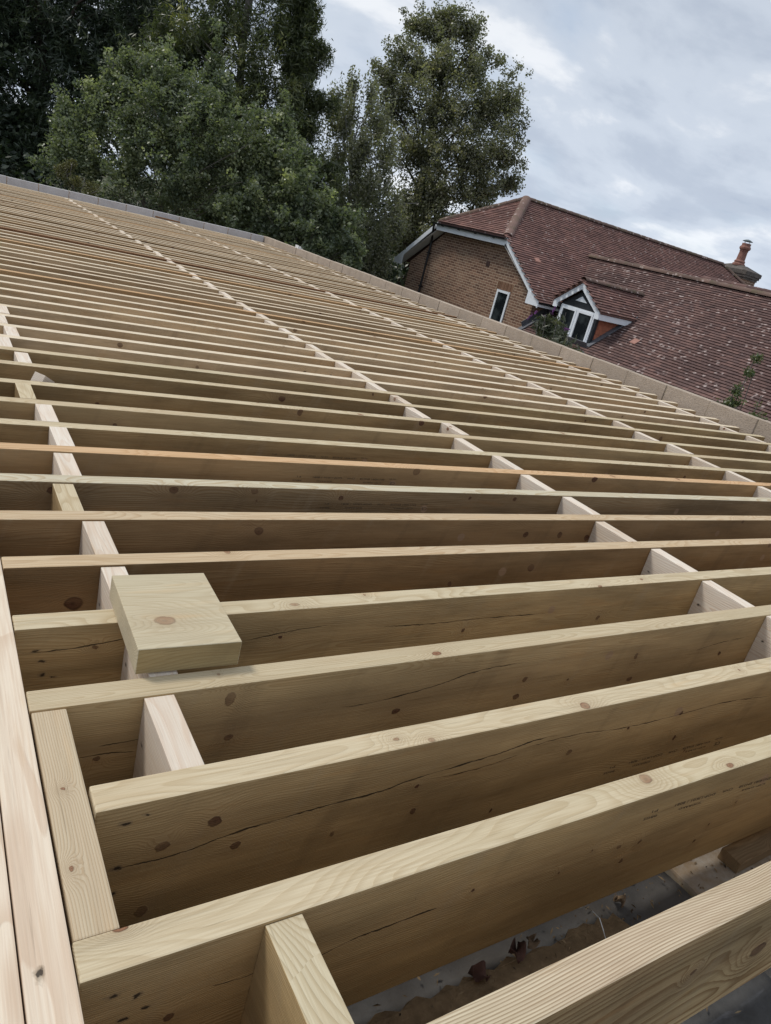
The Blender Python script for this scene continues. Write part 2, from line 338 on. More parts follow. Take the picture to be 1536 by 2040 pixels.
hero[4] = wood('fifth_joist_timber', BASE, LATE, (.5, .44, .30), pads=True, side=SIDE, knot_gate=2, contrast=.7, nails=[(.169, -.045, .004), (.182, -.067, .005), (.182, -.095, .005), (.2, -.1, .003)],
    knots=[(1.554, .002, .006, 1.6), (1.591, -.100, .007, 1.2), (1.109, -.094, .006, 1), (.62, -.065, .005, 1.2), (.267, -.048, .004, 1.4),
           (.648, .017, .007, 1.6), (.826, .037, .004, 1.2), (1.75, .02, .006, 1.3)],
    cracks=[([(.147, -.047), (.208, -.047), (.306, -.037), (.38, -.03)], .0016), ([(.86, -.06), (.889, -.063), (1.002, -.067), (1.145, -.066), (1.377, -.070)], .0014), ([(.55, -.064), (.66, -.05), (.74, -.045)], .0012)])
hero[7] = wood('eighth_joist_timber', (.60, .55, .42), LATE, GREEN, pads=True, side=(.50, .39, .29), knot_gate=2, contrast=1., ring=150, pith=(.0, -.12),
    knots=[(.277, -.023, .012, 1.3), (.564, -.014, .011, 1.3), (.792, -.012, .010, 1.2), (1.071, -.027, .008, 1.2), (1.573, -.018, .007, 1), (1.775, -.016, .009, 1.1), (.80, -.04, .003, 1.)])

# ------------------------------------------------------------------ joists
SP, JW, JD = .208, .0465, .235
def joist_mesh(name, mat, L):
    mb = MB(); mb.box(0, L, 0, JW, -JD, 0)
    o = mb.build(name, mat, bevel=.0028, smooth=False); return o
ords = ['first', 'second', 'third', 'fourth', 'fifth', 'sixth', 'seventh', 'eighth', 'ninth', 'tenth', 'eleventh', 'twelfth']
def ordn(n):
    if n <= 12: return ords[n - 1]
    s = 'th' if 10 <= n % 100 <= 20 else {1: 'st', 2: 'nd', 3: 'rd'}.get(n % 10, 'th')
    return '%d%s' % (n, s)
NJ = 64
tanset = {5: 1, 6: 1, 33: 3, 8: 2, 22: 2, 29: 2, 40: 1, 47: 1, 51: 2, 55: 1, 59: 2, 36: 1, 44: 1}
look = {0: 'fine ridged grain on top', 1: 'round red knot on top', 2: 'long black crack in its side',
        3: 'wavy grain on top', 4: 'square offcut resting on it',
        5: 'pinkish top', 6: 'tan top', 7: 'whitish with ringed knots', 8: 'orange top'}
meshes = {}
END = 5.41
joists = []
for k in range(NJ):
    x0 = .188 if k == 2 else .1365
    if k in hero: mat = hero[k]
    else: mat = (m_farlit if k > 13 else m_treat, m_tan, m_orange, m_brown)[tanset.get(k, 0)]
    key = (mat.name, x0)
    if key not in meshes:
        o = joist_mesh('roof_joist', mat, END); meshes[key] = o
    else:
        o = meshes[key].copy(); link(o)
    if k == 2:   # shortened: trim left end
        for v in o.data.vertices:
            if v.co.x < .1: v.co.x += x0
        o.location.x = 0
    else:
        if key == (mat.name, x0) and meshes[key] is o:
            for v in o.data.vertices:
                if v.co.x < .1: v.co.x += x0
        o.location.x = 0
    jy = 0 if k < 9 else random.uniform(-.003, .003)
    o.location = (0, k * SP - JW + jy, 0 if k < 9 else random.uniform(-.005, .003))
    o.scale.x = 1 + (random.uniform(-.004, .006) if k > 9 else 0)
    if k > 9: o.rotation_euler = (random.uniform(-.012, .012), 0, random.uniform(-.0006, .0006))
    tone = {0: 'pale green treated', 1: 'tan topped', 2: 'orange topped', 3: 'dark brown'}[tanset.get(k, 0)]
    if k in look: lb = '%s joist counting up from the photo bottom, %s' % (ordn(k + 1), look[k])
    else: lb = '%s roof joist, %s counting back from the camera' % (tone, ordn(k + 1))
    tag(o, lb, 'joist', 'parallel timber roof joists'); joists.append(o)

# ---- printed grade stamps (upside down on the faces)
m_ink = flat('stamp_ink', (.075, .055, .036), .9, .3, 60)
def stamp(k, x0, x1, zt, lines, slope=0):
    for li, (txt, fx0, fx1, h, dz) in enumerate(lines):
        cu = bpy.data.curves.new('txt', 'FONT'); cu.body = txt; cu.size = h; cu.align_x = 'LEFT'; cu.fill_mode = 'FRONT'; cu.resolution_u = 2
        to = bpy.data.objects.new('txt', cu); COL.objects.link(to)
        dg = bpy.context.evaluated_depsgraph_get(); me = bpy.data.meshes.new_from_object(to.evaluated_get(dg))
        bpy.data.objects.remove(to); bpy.data.curves.remove(cu)
        if not me.vertices: continue
        xs = [v.co.x for v in me.vertices]; w = max(xs) - min(xs); tgt = (fx1 - fx0) * (x1 - x0); mn = min(xs)
        for v in me.vertices:
            a = (v.co.x - mn) / w * tgt; b = v.co.y
            X = x1 - fx0 * (x1 - x0) - a           # runs right to left = rotated 180 degrees
            v.co = (X, -.0004, zt - dz - b + slope * (X - x0)) if False else (X, -.0004, zt + dz - b + slope * (X - x0))
        me.materials.clear(); me.materials.append(m_ink)
        o = bpy.data.objects.new('grade_stamp', me); link(o, joists[k])
L1 = [('CE', 0, .055, .015, -.010), ('EN14081 EN338', .12, .37, .0085, .0005), ('CS+M', .42, .49, .0085, .0005), ('DOP-UK01 / 8081', .55, .82, .0085, .0005), ('P1', .93, .965, .0085, .0005),
      ('002-004', .0, .07, .006, .003), ('CIP-0402', .14, .33, .006, -.013), ('SODRAKD', .63, .78, .0075, -.013), ('BBGS', .92, 1., .0075, -.013)]
for k in (9, 8, 7): stamp(k, 1.008, 1.402, -.044, L1)
stamp(1, 1.02, 1.47, -.038, L1, -.06)
stamp(2, 1.215, 1.64, -.176, L1, -.02)

# ------------------------------------------------------------------ noggings
nog_base = None
nj = 0
def nogging(k, xc, row, green=False, zt=-.003, d=.2, rz=0):
    """fits between joist k and joist k+1"""
    global nog_base, nj
    L = SP - JW - .0006
    if nog_base is None:
        mb = MB(); mb.box(0, L, -.023, .023, -d, 0)
        nog_base = mb.build('nogging', m_pine, bevel=.0012); o = nog_base; nogging.used = False
        mb = MB(); mb.box(0, L, -.023, .023, -d, 0)
        nogging.g = mb.build('nogging', m_treat, bevel=.0012); nogging.gused = False
    if not green:
        if not nogging.used: o = nog_base; nogging.used = True
        else: o = nog_base.copy(); link(o)
    if green:
        if not nogging.gused: o = nogging.g; nogging.gused = True
        else: o = nogging.g.copy(); link(o)
    o.location = (xc, k * SP + .0003, zt); o.rotation_euler = (0, 0, math.pi / 2 + rz)
    o.location.z = zt + random.uniform(-.003, .001)
    a, b = ordn(k + 1), ordn(k + 2)
    tag(o, '%s short cross nogging in the %s row, between the %s and %s joists' % ('pale green' if green else 'whitish', row, a, b), 'nogging', 'short timber noggings between the joists')
    return o
Lx = {0: .354, 1: .32, 2: .318, 3: .338, 4: .331, 5: .330, 6: .297, 7: .326, 8: .342, 9: .329, 10: .292, 11: .30, 12: .327, 13: .282, 14: .325, 15: .30, 16: .324, 17: .29}
for k, x in Lx.items():
    if k in (11, 1): continue
    nogging(k, x, 'left hand', green=k in (6, 10, 0))
Ax = {2: 2.055, 3: 2.038, 4: 2.045, 5: 1.995, 6: 2.032, 7: 2.0, 8: 2.02, 9: 1.97, 10: 2.044, 11: 1.972, 12: 2.01, 13: 1.985, 14: 2.01}
for k in range(2, NJ - 1):
    x = Ax.get(k, 1.995 + (.014 if k % 2 else -.012) + random.uniform(-.006, .006)); nogging(k, x, 'long middle')
for k in range(6, NJ - 1):
    base = 3.69 - .0019 * (k - 6)
    x = {7: 3.668, 8: 3.69, 9: 3.667, 10: 3.705, 11: 3.655, 12: 3.69}.get(k, base + (.018 if k % 2 == 0 else -.018) + random.uniform(-.006, .006)); nogging(k, x, 'right middle')
for k in range(10, NJ - 1):
    x = 5.165 + (.02 if k % 2 == 0 else -.02) + random.uniform(-.008, .008) - .0006 * k; nogging(k, x, 'far right')
# loose nogging tipped up between joists
mb = MB(); mb.box(-.035, .035, -.02, .02, -.15, 0)
o = mb.build('loose_nogging', m_pine, bevel=.0012); o.location = (.372, 11 * SP + .06, -.004); o.rotation_euler = (R(8), R(28), R(52))
tag(o, 'loose whitish timber offcut tipped on its corner between two joists at the left', 'offcut')

# ------------------------------------------------------------------ plates on the left
def beam(name, x0, x1, y0, y1, z0, z1, mat, label, cat):
    mb = MB(); mb.box(0, y1 - y0, -(x1 - x0) / 2, (x1 - x0) / 2, z0 - z1, 0)
    o = mb.build(name, mat, bevel=.0022); o.location = ((x0 + x1) / 2, y0, z1); o.rotation_euler = (0, 0, math.pi / 2)
    return tag(o, label, cat)
beam('edge_beam', .0885, .1345, -.65, 13.27, -JD, .001, m_plate, 'long pinkish white timber beam along the left edge, butted by the joist ends', 'beam')
beam('edge_beam', .0405, .0867, -.65, 13.27, -JD, -.001, m_plate, 'outer pale timber beam at the very left, behind a thin dark gap', 'beam')
beam('packing_timber', .1385, .1845, SP + .001, 3 * SP - JW - .001, -JD + .01, -.002, m_packer, 'short pale timber packed beside the left beam, between two joists', 'packer')

# ------------------------------------------------------------------ offcut on top
mb = MB(); mb.box(0, .170, 0, .236, 0, .047)
o = mb.build('timber_offcut', m_off, bevel=.0009, segs=1); o.location = (.293, .632, .0012); o.rotation_euler = (0, 0, R(-1.5))
tag(o, 'square block of joist offcut with a knot lying across two joists', 'offcut')

# ------------------------------------------------------------------ parapet block walls
def block_mat(name, c1, c2):
    g = G(name); P = g.obj(); t = g.attr(); n = g.noise(P, 7, 6, .6); n2 = g.noise(P, 90, 4, .7)
    c = g.mix(g.mr(n, .3, .7), c1, c2); c = g.mix(g.mr(t, 0, 1, 0, .35), c, tuple(v * .72 for v in c1))
    c = g.mix(g.mr(n2, .5, .72, 0, .55), c, tuple(v * .5 for v in c1)); c = g.mix(g.mr(g.noise(P, 2.2, 5, .65), .52, .7, 0, .35), c, tuple(v * .62 for v in c1))
    g.bump(n2, .9, .006); return g.fin(c, .95, .15)
m_block = block_mat('beige_block', (.44, .36, .285), (.54, .45, .365)); m_block2 = block_mat('shade_tinted_block', (.52, .50, .50), (.64, .63, .64))  # same blocks twice; the far wall's bluish shade is put into its tint
m_mort = flat('mortar', (.40, .33, .25), .95, .2, 20); m_mortb = flat('brown_mortar', (.40, .28, .18), .95, .2, 20)
def wall(name, axis, a0, a1, p0, thick, ztop, start, mat, matm, label, courses=3):
    root = empty(name, (p0, a0, ztop) if axis == 'y' else (a0, p0, ztop)); tag(root, label, 'wall')
    mb = MB(); mm = MB(); H = .215
    def B(m_, s0, s1, q0, q1, z0, z1, t):
        if axis == 'y': m_.box(q0, q1, s0 - a0, s1 - a0, z0, z1, t)
        else: m_.box(s0 - a0, s1 - a0, q0, q1, z0, z1, t)
    for c in range(courses):
        z1 = -c * .225; z0 = z1 - H; s = start + (0 if c % 2 == 0 else .225) - .45 * 3
        while s < a1:
            s0, s1 = max(s + .005, a0), min(s + .445, a1)
            if s1 - s0 > .03:
                j = random.uniform(-.004, .004); B(mb, s0, s1, j, thick + j, z0, z1 + random.uniform(-.002, .0015), random.random())
            s += .45
    B(mm, a0 + .002, a1 - .002, .005, thick - .005, -3.3, -.003, .5)
    mb.build('block_course', mat, root, bevel=.003, segs=1); mm.build('mortar_joint', matm, root)
    return root
wall('parapet_wall', 'y', -1.5, 13.395, 5.465, .1, .103, 2.795, m_block, m_mort, 'beige concrete block parapet wall running along the right side of the joists')
wall('parapet_wall', 'x', -2.5, 5.46, 13.3, .1, .100, 1.15 + .005, m_block2, m_mortb, 'blue grey block parapet wall across the far end of the joists')
# little white bracket on wall
mb = MB(); mb.box(0, .09, 0, .14, 0, .006); mb.box(0, .006, 0, .14, .006, .05); mb.box(0, .05, .0, .006, .006, .04)
o = mb.build('white_bracket', flat('white_plastic', (.8, .8, .8), .5, .03), None, bevel=.001); o.location = (5.47, 11.72, .104)
tag(o, 'small white plastic bracket standing on top of the side parapet wall', 'bracket')
# lath at far end
mb = MB(); mb.box(0, .42, 0, .038, 0, .025)
o = mb.build('timber_lath', m_brown, bevel=.001); o.location = (3.43, 13.22, .004); o.rotation_euler = (0, R(0), R(-10))
o.location = (3.42, 13.2, .003)
tag(o, 'short brown lath lying on the joists near the far wall', 'lath')

# ------------------------------------------------------------------ under the joists at the front
def sheet(name, x0, x1, y0, y1, z, mat, amp, nx=60, ny=24, th=.004, parent=None):
    me = bpy.data.meshes.new(name); bm = bmesh.new(); g_ = []
    ph = [random.uniform(0, 6) for _ in range(8)]
    for j in range(ny + 1):
        row = []
        for i in range(nx + 1):
            X = x0 + (x1 - x0) * i / nx; Y = y0 + (y1 - y0) * j / ny
            Z = z + amp * (math.sin(X * 23 + ph[0] + 2 * math.sin(Y * 17 + ph[1])) * .5 + math.sin(Y * 41 + X * 9 + ph[2]) * .3 + math.sin(X * 71 - Y * 33 + ph[3]) * .2)
            row.append(bm.verts.new((X, Y, Z)))
        g_.append(row)
    for j in range(ny):
        for i in range(nx): bm.faces.new((g_[j][i], g_[j][i + 1], g_[j + 1][i + 1], g_[j + 1][i]))
    r_ = bmesh.ops.extrude_face_region(bm, geom=list(bm.faces)); 
    for v in [e for e in r_['geom'] if isinstance(e, bmesh.types.BMVert)]: v.co.z += th
    bmesh.ops.recalc_face_normals(bm, faces=list(bm.faces))
    bm.to_mesh(me); bm.free(); me.materials.append(mat); me.shade_smooth()
    o = bpy.data.objects.new(name, me); return link(o, parent)
g = G('dark_membrane'); P = g.obj(); n = g.noise(P, 9, 6, .65); sc_ = g.noise(g.V('MULTIPLY', P, (4, 60, 60)), 1, 4)
c = g.mix(g.mr(n, .35, .65), (.06, .058, .056), (.115, .112, .108)); c = g.mix(g.mr(g.noise(P, 2.5, 5), .5, .7), c, (.085, .075, .065)); c = g.mix(g.mr(sc_, .62, .75, 0, .5), c, (.2, .2, .21))
g.bump(n, .5, .01); m_dpc = g.fin(c, .6, .3)
g = G('brown_board'); P = g.obj(); n = g.noise(P, 30, 6, .7); c = g.mix(g.mr(n, .3, .7), (.12, .085, .05), (.27, .19, .11)); g.bump(n, 1., .006); m_brd = g.fin(c, .95, .1)
g = G('pale_render'); P = g.obj(); n = g.noise(P, 16, 7, .7); c = g.mix(g.mr(n, .35, .62), (.36, .33, .29), (.27, .20, .13)); g.bump(n, .5, .005); m_ren = g.fin(c, .9, .2)
o = sheet('membrane_sheet', .02, 1.28, -.62, .42, -.314, m_dpc, .010); tag(o, 'dark grey plastic membrane sheet under the nearest joists', 'membrane')
# torn brown board
mb = MB(); pts = []; x = .25
top = [];
while x < 1.07: top.append((x, .158 + random.uniform(-.008, .006))); x += .018
poly = [(.25, .01)] + top + [(1.075, .12), (1.05, .05), (1.06, .01)]
n = len(poly); mb.v = [(a, b, -.301) for a, b in poly] + [(a, b, -.286 + random.uniform(-.002, .002)) for a, b in poly]
mb.f = [tuple(range(n))[::-1], tuple(range(n, 2 * n))] + [(i, (i + 1) % n, n + (i + 1) % n, n + i) for i in range(n)]; mb.t = [.5] * len(mb.f)
tag(mb.build('insulation_board', m_brd), 'torn brown board strip with leaf litter below the front joists', 'board')
mb = MB(); mb.box(1.29, 2.9, .0, .42, -.42, -.300)
tag(mb.build('rendered_block', m_ren, bevel=.006), 'pale mortar stained block ledge seen below the front joists', 'block')
o = sheet('membrane_sheet', 1.30, 2.8, -.6, -.015, -.33, m_dpc, .008); tag(o, 'blue grey membrane sheet at the bottom right corner under the first joist', 'membrane')
mb = MB(); mb.box(0, .20, 0, .045, 0, .028)
o = mb.build('wood_offcut', wood('damp_timber', (.24, .17, .095), (.15, .095, .05), None, knots=[(.15, .03, .006, 1)]), bevel=.002); o.location = (1.425, .135, -.2995); o.rotation_euler = (0, 0, R(2))
tag(o, 'small damp brown wood offcut resting on the pale block ledge', 'offcut')
# building paper scraps, leaves, wire
def leafobj(x, y, z, s, rz, col, label):
    me = bpy.data.meshes.new('dead_leaf'); bm = bmesh.new(); n = 9; rows = []
    for i in range(n + 1):
        t = i / n; w = math.sin(math.pi * t ** .8) * .36 * s + .002; row = []
        for j in range(-3, 4):
            q = j / 3; row.append(bm.verts.new(((t - .5) * s, q * w, s * (.35 * abs(q) ** 1.5 + .25 * math.sin(t * 5 + q * 1.6) + .12 * q * math.sin(t * 9)))))
        rows.append(row)
    for i in range(n):
        for j in range(6): bm.faces.new((rows[i][j], rows[i + 1][j], rows[i + 1][j + 1], rows[i][j + 1]))
    bm.to_mesh(me); bm.free(); me.materials.append(col); me.shade_smooth()
    o = bpy.data.objects.new('dead_leaf', me); md = o.modifiers.new('s', 'SOLIDIFY'); md.thickness = .0006
    o.location = (x, y, z); o.rotation_euler = (random.uniform(-.3, .3), random.uniform(-.3, .3), rz); link(o); tag(o, label, 'leaf', 'dead leaves below the front joists')
m_leafd = flat('dead_leaf_brown', (.10, .048, .035), .8, .4, 40); m_leafd2 = flat('dead_leaf_tan', (.19, .13, .08), .8, .4, 40)
leafobj(.82, .155, -.276, .034, .9, m_leafd, 'curled reddish dead leaf, largest one on the torn brown board')
leafobj(.735, .15, -.278, .03, 2.2, m_leafd, 'dark red dead leaf at the left end of the torn board')
leafobj(.86, .163, -.279, .024, .3, m_leafd2, 'small tan dead leaf right of the curled red leaf')
leafobj(1.10, .175, -.296, .024, 1.3, m_leafd2, 'pale crumpled dead leaf lying on the dark membrane')
mb = MB()
for i in range(700):
    a, b = random.uniform(.3, 2.2), random.gauss(.14, .09)
    if not (-.5 < b < .4): continue
    z0 = -.2855 if (b < .15 and .3 < a < 1.06) else (-.2985 if a > 1.3 and b > .01 else -.301); l = random.uniform(.001, .006) * random.uniform(.6, 1.8); w = random.uniform(.0006, .0025); t = random.uniform(0, 3.14)
    c_, s_ = math.cos(t), math.sin(t); h = random.uniform(.0005, .004)
    mb.face([(a - c_ * l, b - s_ * l, z0), (a + s_ * w, b - c_ * w, z0 + h), (a + c_ * l, b + s_ * l, z0 + h * .6), (a - s_ * w, b + c_ * w, z0 + h * .3)], random.random())
g = G('debris'); c = g.mix(g.attr(), (.05, .035, .025), (.30, .22, .13)); m_deb = g.fin(c, .95, .1)
tag(mb.build('debris', m_deb), 'wood shavings and grit scattered below the front joists', 'debris', kind='stuff')
mb = MB(); mb.tube([(1.0, .192, -.29), (1.003, .178, -.272), (1.0, .162, -.262), (1.002, .147, -.262), (.998, .13, -.27), (1.0, .118, -.284)], .0009, 6)
tag(mb.build('wire', flat('galvanised_wire', (.6, .6, .58), .35, .1, metal=.8)), 'thin bent silver wire sticking out above the torn board', 'wire')
# ground & shell under the roof
g = G('soil'); P = g.obj(); n = g.noise(P, .8, 8, .65); c = g.mix(g.mr(n, .4, .6), (.05, .07, .03), (.09, .075, .05)); g.bump(n, .6, .1); m_soil = g.fin(c, .95, .1)
mb = MB()
NG = 40
for i in range(NG):
    for j in range(NG):
        x0 = -400 + 800 * i / NG; y0 = -400 + 800 * j / NG; mb.face([(x0, y0, -3.3), (x0 + 20, y0, -3.3), (x0 + 20, y0 + 20, -3.3), (x0, y0 + 20, -3.3)])
o = mb.build('ground', m_soil); tag(o, 'dark grassy ground far below the roof', 'ground', kind='structure')
g = G('concrete_floor'); n = g.noise(g.obj(), 3, 6); c = g.mix(n, (.10, .095, .09), (.17, .16, .15)); m_flr = g.fin(c, .9, .2)
mb = MB(); mb.box(-2.4, 5.46, -1.4, 13.29, -2.75, -2.6); tag(mb.build('floor', m_flr), 'dark concrete floor inside the unfinished building', 'floor', kind='structure')

# ------------------------------------------------------------------ brick house
def brick_mat(name, soldier=False):
    g = G(name); P = g.obj(); x, y, z = g.sep(P)
    u = g.M('ADD', x, y)
    v = g.comb(z, u, 0.) if soldier else g.comb(u, z, 0.)
    b = g.N.new('ShaderNodeTexBrick'); g.L.new(v, b.inputs['Vector']); b.inputs['Scale'].default_value = 1; b.inputs['Brick Width'].default_value = .225
    b.inputs['Row Height'].default_value = .075; b.inputs['Mortar Size'].default_value = .009; b.inputs['Mortar Smooth'].default_value = .25; b.inputs['Bias'].default_value = 0
    b.offset = 0.5 if not soldier else 0
    b.inputs['Color1'].default_value = (.145, .086, .064, 1); b.inputs['Color2'].default_value = (.31, .20, .14, 1); b.inputs['Mortar'].default_value = (.54, .43, .33, 1)
    n = g.noise(P, 1.3, 5, .6); n2 = g.noise(P, 40, 4, .7)
    c = g.mix(g.mr(n, .35, .65, 0, .25), b.outputs[0], g.mix(1., b.outputs[0], (1.25, .85, .72), 'MULTIPLY'))
    c = g.mix(g.mr(n2, .4, .75, 0, .4), c, (.12, .08, .05))
    g.bump(g.M('SUBTRACT', g.M('MULTIPLY', n2, .3), b.outputs['Fac']), .6, .008); return g.fin(c, .92, .15)
m_brick = brick_mat('gable_brick'); m_soldier = brick_mat('soldier_brick', True)
def tile_mat(name, c1, c2, lich, thr, moss=0.):
    g = G(name); P = g.obj(); t = g.attr(); n = g.noise(P, .55, 6, .6); n2 = g.noise(P, 25, 5, .7)
    c = g.mix(t, c1, c2); c = g.mix(g.mr(n, .38, .68, 0, .65), c, tuple(v * .5 for v in c1))
    c = g.mix(g.mr(n2, .45, .75, 0, .45), c, tuple(v * 1.6 for v in c1))
    vo = g.N.new('ShaderNodeTexVoronoi'); vo.inputs['Scale'].default_value = 8.5; g.L.new(g.V('ADD', P, g.V('SCALE', g.noise(P, 9, 3, color=True), sc=.12)), vo.inputs['Vector'])
    cr, cg, cb = g.sep(vo.outputs['Color'])
    zone = g.noise(P, .45, 3); th = g.M('SUBTRACT', thr + .25, g.M('MULTIPLY', zone, .5))
    k = g.M('MULTIPLY', g.M('GREATER_THAN', cr, th), g.mr(vo.outputs['Distance'], .42, .25))
    k = g.M('MULTIPLY', k, g.mr(g.noise(P, 45, 3), .35, .5))
    c = g.mix(g.M('MULTIPLY', k, .85), c, lich)
    if moss: c = g.mix(g.mr(g.noise(P, 3, 6, .7), .5, .62, 0, moss), c, (.10, .10, .05))
    g.bump(n2, .5, .006); return g.fin(c, .9, .2)
LICH = (.52, .43, .40)
m_tile = tile_mat('red_clay_tile', (.165, .096, .086), (.285, .155, .13), LICH, .88, .1)
m_tile2 = tile_mat('dark_clay_tile', (.115, .075, .070), (.21, .125, .107), LICH, .72)
m_ridge = tile_mat('ridge_tile', (.13, .09, .075), (.20, .13, .105), LICH, .72, .5)
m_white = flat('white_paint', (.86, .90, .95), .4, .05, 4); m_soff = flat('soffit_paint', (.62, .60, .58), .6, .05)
m_black = flat('black_plastic', (.018, .018, .02), .35, .2); m_dark = flat('black_timber', (.022, .025, .03), .6, .3, 12); m_lead = flat('lead', (.12, .125, .14), .6, .25, 10)
g = G('window_glass'); n = g.noise(g.obj(), 2.2, 3); c = g.mix(g.mr(n, .45, .62), (.012, .015, .018), (.045, .055, .058)); m_glass = g.fin(c, .08, .5)
m_cheek = flat('orange_hung_tile', (.40, .14, .08), .8, .25, 9)
def tiles(mb, p0, u, v, ulen, vlen, ok, seed, tw=.165, g_=.1, th=.018):
    rs = random.Random(seed); p0, u, v = Vector(p0), Vector(u).normalized(), Vector(v).normalized(); n = u.cross(v).normalized()
    if n.z < 0: n = -n
    for i in range(int(vlen / g_) + 1):
        s = -(tw / 2 if i % 2 else 0)
        while s < ulen:
            cu = s + tw / 2; P = p0 + u * cu + v * (i * g_ + .05)
            if ok(P):
                l = rs.uniform(-.002, .005); b0 = i * g_ - rs.uniform(0, .004); b1 = i * g_ + g_ + .03; h0 = .034 + l; h1 = .004; sk = rs.uniform(-.002, .002)
                a = [p0 + u * (s + .0025) + v * b0 + n * h0, p0 + u * (s + tw - .0025) + v * (b0 + sk) + n * (h0 + rs.uniform(-.001, .002)), p0 + u * (s + tw - .0025) + v * b1 + n * h1, p0 + u * (s + .0025) + v * b1 + n * h1]
                q = [p - n * th for p in a]; t = rs.random()
                nn = len(mb.v); mb.v += [tuple(p) for p in a + q]
                fs = [(0, 1, 2, 3), (4, 5, 1, 0), (5, 6, 2, 1), (7, 4, 0, 3)]
                for f in fs: mb.f.append(tuple(nn + k for k in f)); mb.t.append(t)
            s += tw
def caps(mb, a, b, r, seg=.33, lift=.02):
    a, b = Vector(a), Vector(b); L = (b - a).length; d = (b - a) / L; n = max(1, int(L / seg)); up = Vector((0, 0, 1)); sd_ = d.cross(up).normalized(); up = sd_.cross(d)
    for i in range(n):
        s0, s1 = a + d * (L * i / n - .02), a + d * (L * (i + 1) / n); base = len(mb.v); t = random.random()
        for (p, rr_) in ((s0, r * .93), (s1, r * 1.04)):
            for j in range(9):
                th = math.pi * (j / 8) ; mb.v.append(tuple(p + sd_ * (math.cos(th) * rr_) + up * (math.sin(th) * rr_ * .75 + lift - r * .35)))
        for j in range(8): mb.f.append((base + j, base + j + 1, base + 9 + j + 1, base + 9 + j)); mb.t.append(t)
        mb.f.append(tuple(base + 9 + j for j in range(9))); mb.t.append(t)
H = empty('brick_house', (14.5, 18.85, -3.3)); tag(H, 'brown brick house with red tiled half hipped roof, dormer and chimney beyond the parapet wall', 'house')
HO = Vector((14.5, 18.85, -3.3))
def hb(mb, name, mat, parent=H, **k):
    po = HO if parent is H else HO + parent.location
    mb.v = [tuple(Vector(p) - po) for p in mb.v]
    return mb.build(name, mat, parent, **k)
SL = .695; EY, EZ = 14.95, -.02; RY, RZ = 18.85, 2.69
def zmain(y): return EZ + SL * (y - EY)
# walls
mb = MB(); mb.prism_x([(15.5, -3.3), (22.2, -3.3), (22.2, .0), (20.5, 1.18), (17.2, 1.18), (15.5, .0)], 14.5, 14.75)
mb.box(14.75, 29, 15.5, 15.75, -3.3, .1); mb.box(14.75, 29, 21.95, 22.2, -3.3, .1); mb.box(13.4, 13.65, -2, 15.49, -3.3, -1.6)
hb(mb, 'wall', m_brick)
# soldier lintel, air brick
mb = MB(); 
for i in range(10):
    y0 = 16.49 + i * .075; mb.box(14.492, 14.5, y0 + .006, y0 + .069, -.015, .20, random.random())
g = G('lintel_brick'); c = g.mix(g.attr(), (.15, .075, .045), (.25, .14, .09)); m_lb = g.fin(c, .9, .2)
hb(mb, 'soldier_course', m_lb)
mb = MB(); mb.box(14.495, 14.5, 16.47, 17.26, -.022, .207); hb(mb, 'mortar_bed', flat('pale_mortar', (.36, .27, .19), .95, .1))
mb = MB(); mb.box(14.485, 14.5, 17.86, 18.03, .50, .64)
for i in range(4): mb.box(14.482, 14.4845, 17.875, 18.015, .515 + i * .03, .53 + i * .03)
hb(mb, 'air_brick', flat('air_brick_clay', (.085, .05, .045), .9, .2))
# gable window
mb = MB(); y0, y1, z1 = 16.56, 17.16, -.03; z0 = -1.25; fw = .07
mb.box(14.47, 14.498, y0, y0 + fw, z0, z1); mb.box(14.47, 14.498, y1 - fw, y1, z0, z1); mb.box(14.47, 14.498, y0 + fw, y1 - fw, z1 - fw, z1); mb.box(14.47, 14.498, y0 + fw, y1 - fw, z0, z0 + fw); mb.box(14.44, 14.47, y0 - .03, y1 + .03, z0 - .03, z0)
wn = hb(mb, 'window', m_white, bevel=.003); mb = MB(); mb.box(14.488, 14.494, y0 + fw, y1 - fw, z0 + fw, z1 - fw); hb(mb, 'pane', m_glass, wn)
# roof slabs (solid underlay) + tiles
mb = MB()
def slab(pts, th=.06):
    n = len(pts); b = len(mb.v); mb.v += [tuple(p) for p in pts] + [(p[0], p[1], p[2] - th) for p in pts]
    mb.f.append(tuple(b + i for i in range(n))); mb.f.append(tuple(b + n + i for i in range(n))[::-1]); mb.t += [.5, .5]
    for i in range(n): mb.f.append((b + i, b + n + i, b + n + (i + 1) % n, b + (i + 1) % n)); mb.t.append(.5)
HX0, HX1 = 16.0, 26.5; HY = 17.05
slab([(14.2, EY, EZ), (30.4, EY, EZ), (HX1, RY, RZ), (HX0, RY, RZ), (14.2, HY, zmain(HY))])
ny = 2 * RY - EY; slab([(14.2, ny, EZ), (14.2, 2 * RY - HY, zmain(HY)), (HX0, RY, RZ), (HX1, RY, RZ), (30.4, ny, EZ)])
slab([(14.2, 2 * RY - HY, zmain(HY)), (14.2, HY, zmain(HY)), (HX0, RY, RZ)]); slab([(30.4, EY, EZ), (30.4, ny, EZ), (HX1, RY, RZ)])
def okm(P):
    if P.y > HY and P.x < 14.2 + (P.y - HY) * (HX0 - 14.2) / (RY - HY): return False
    if P.x > HX1 + (RY - P.y): return False
    if P.y > RY - .02: return False
    if P.x > 18.6 and P.z < 1.0: return False
    return not (16.2 < P.x < 17.7 and P.y < P.x - .85)
tiles(mb, (14.17, EY - .03, EZ - .02), (1, 0, 0), (0, 1, SL), 16.3, 4.8, okm, 1)
hs = (RZ - zmain(HY)) / (HX0 - 14.2)
def okh(P):
    t = (P.x - 14.2) / (HX0 - 14.2); w = (RY - HY) * (1 - t); return abs(P.y - RY) < w + .02 and t < .99
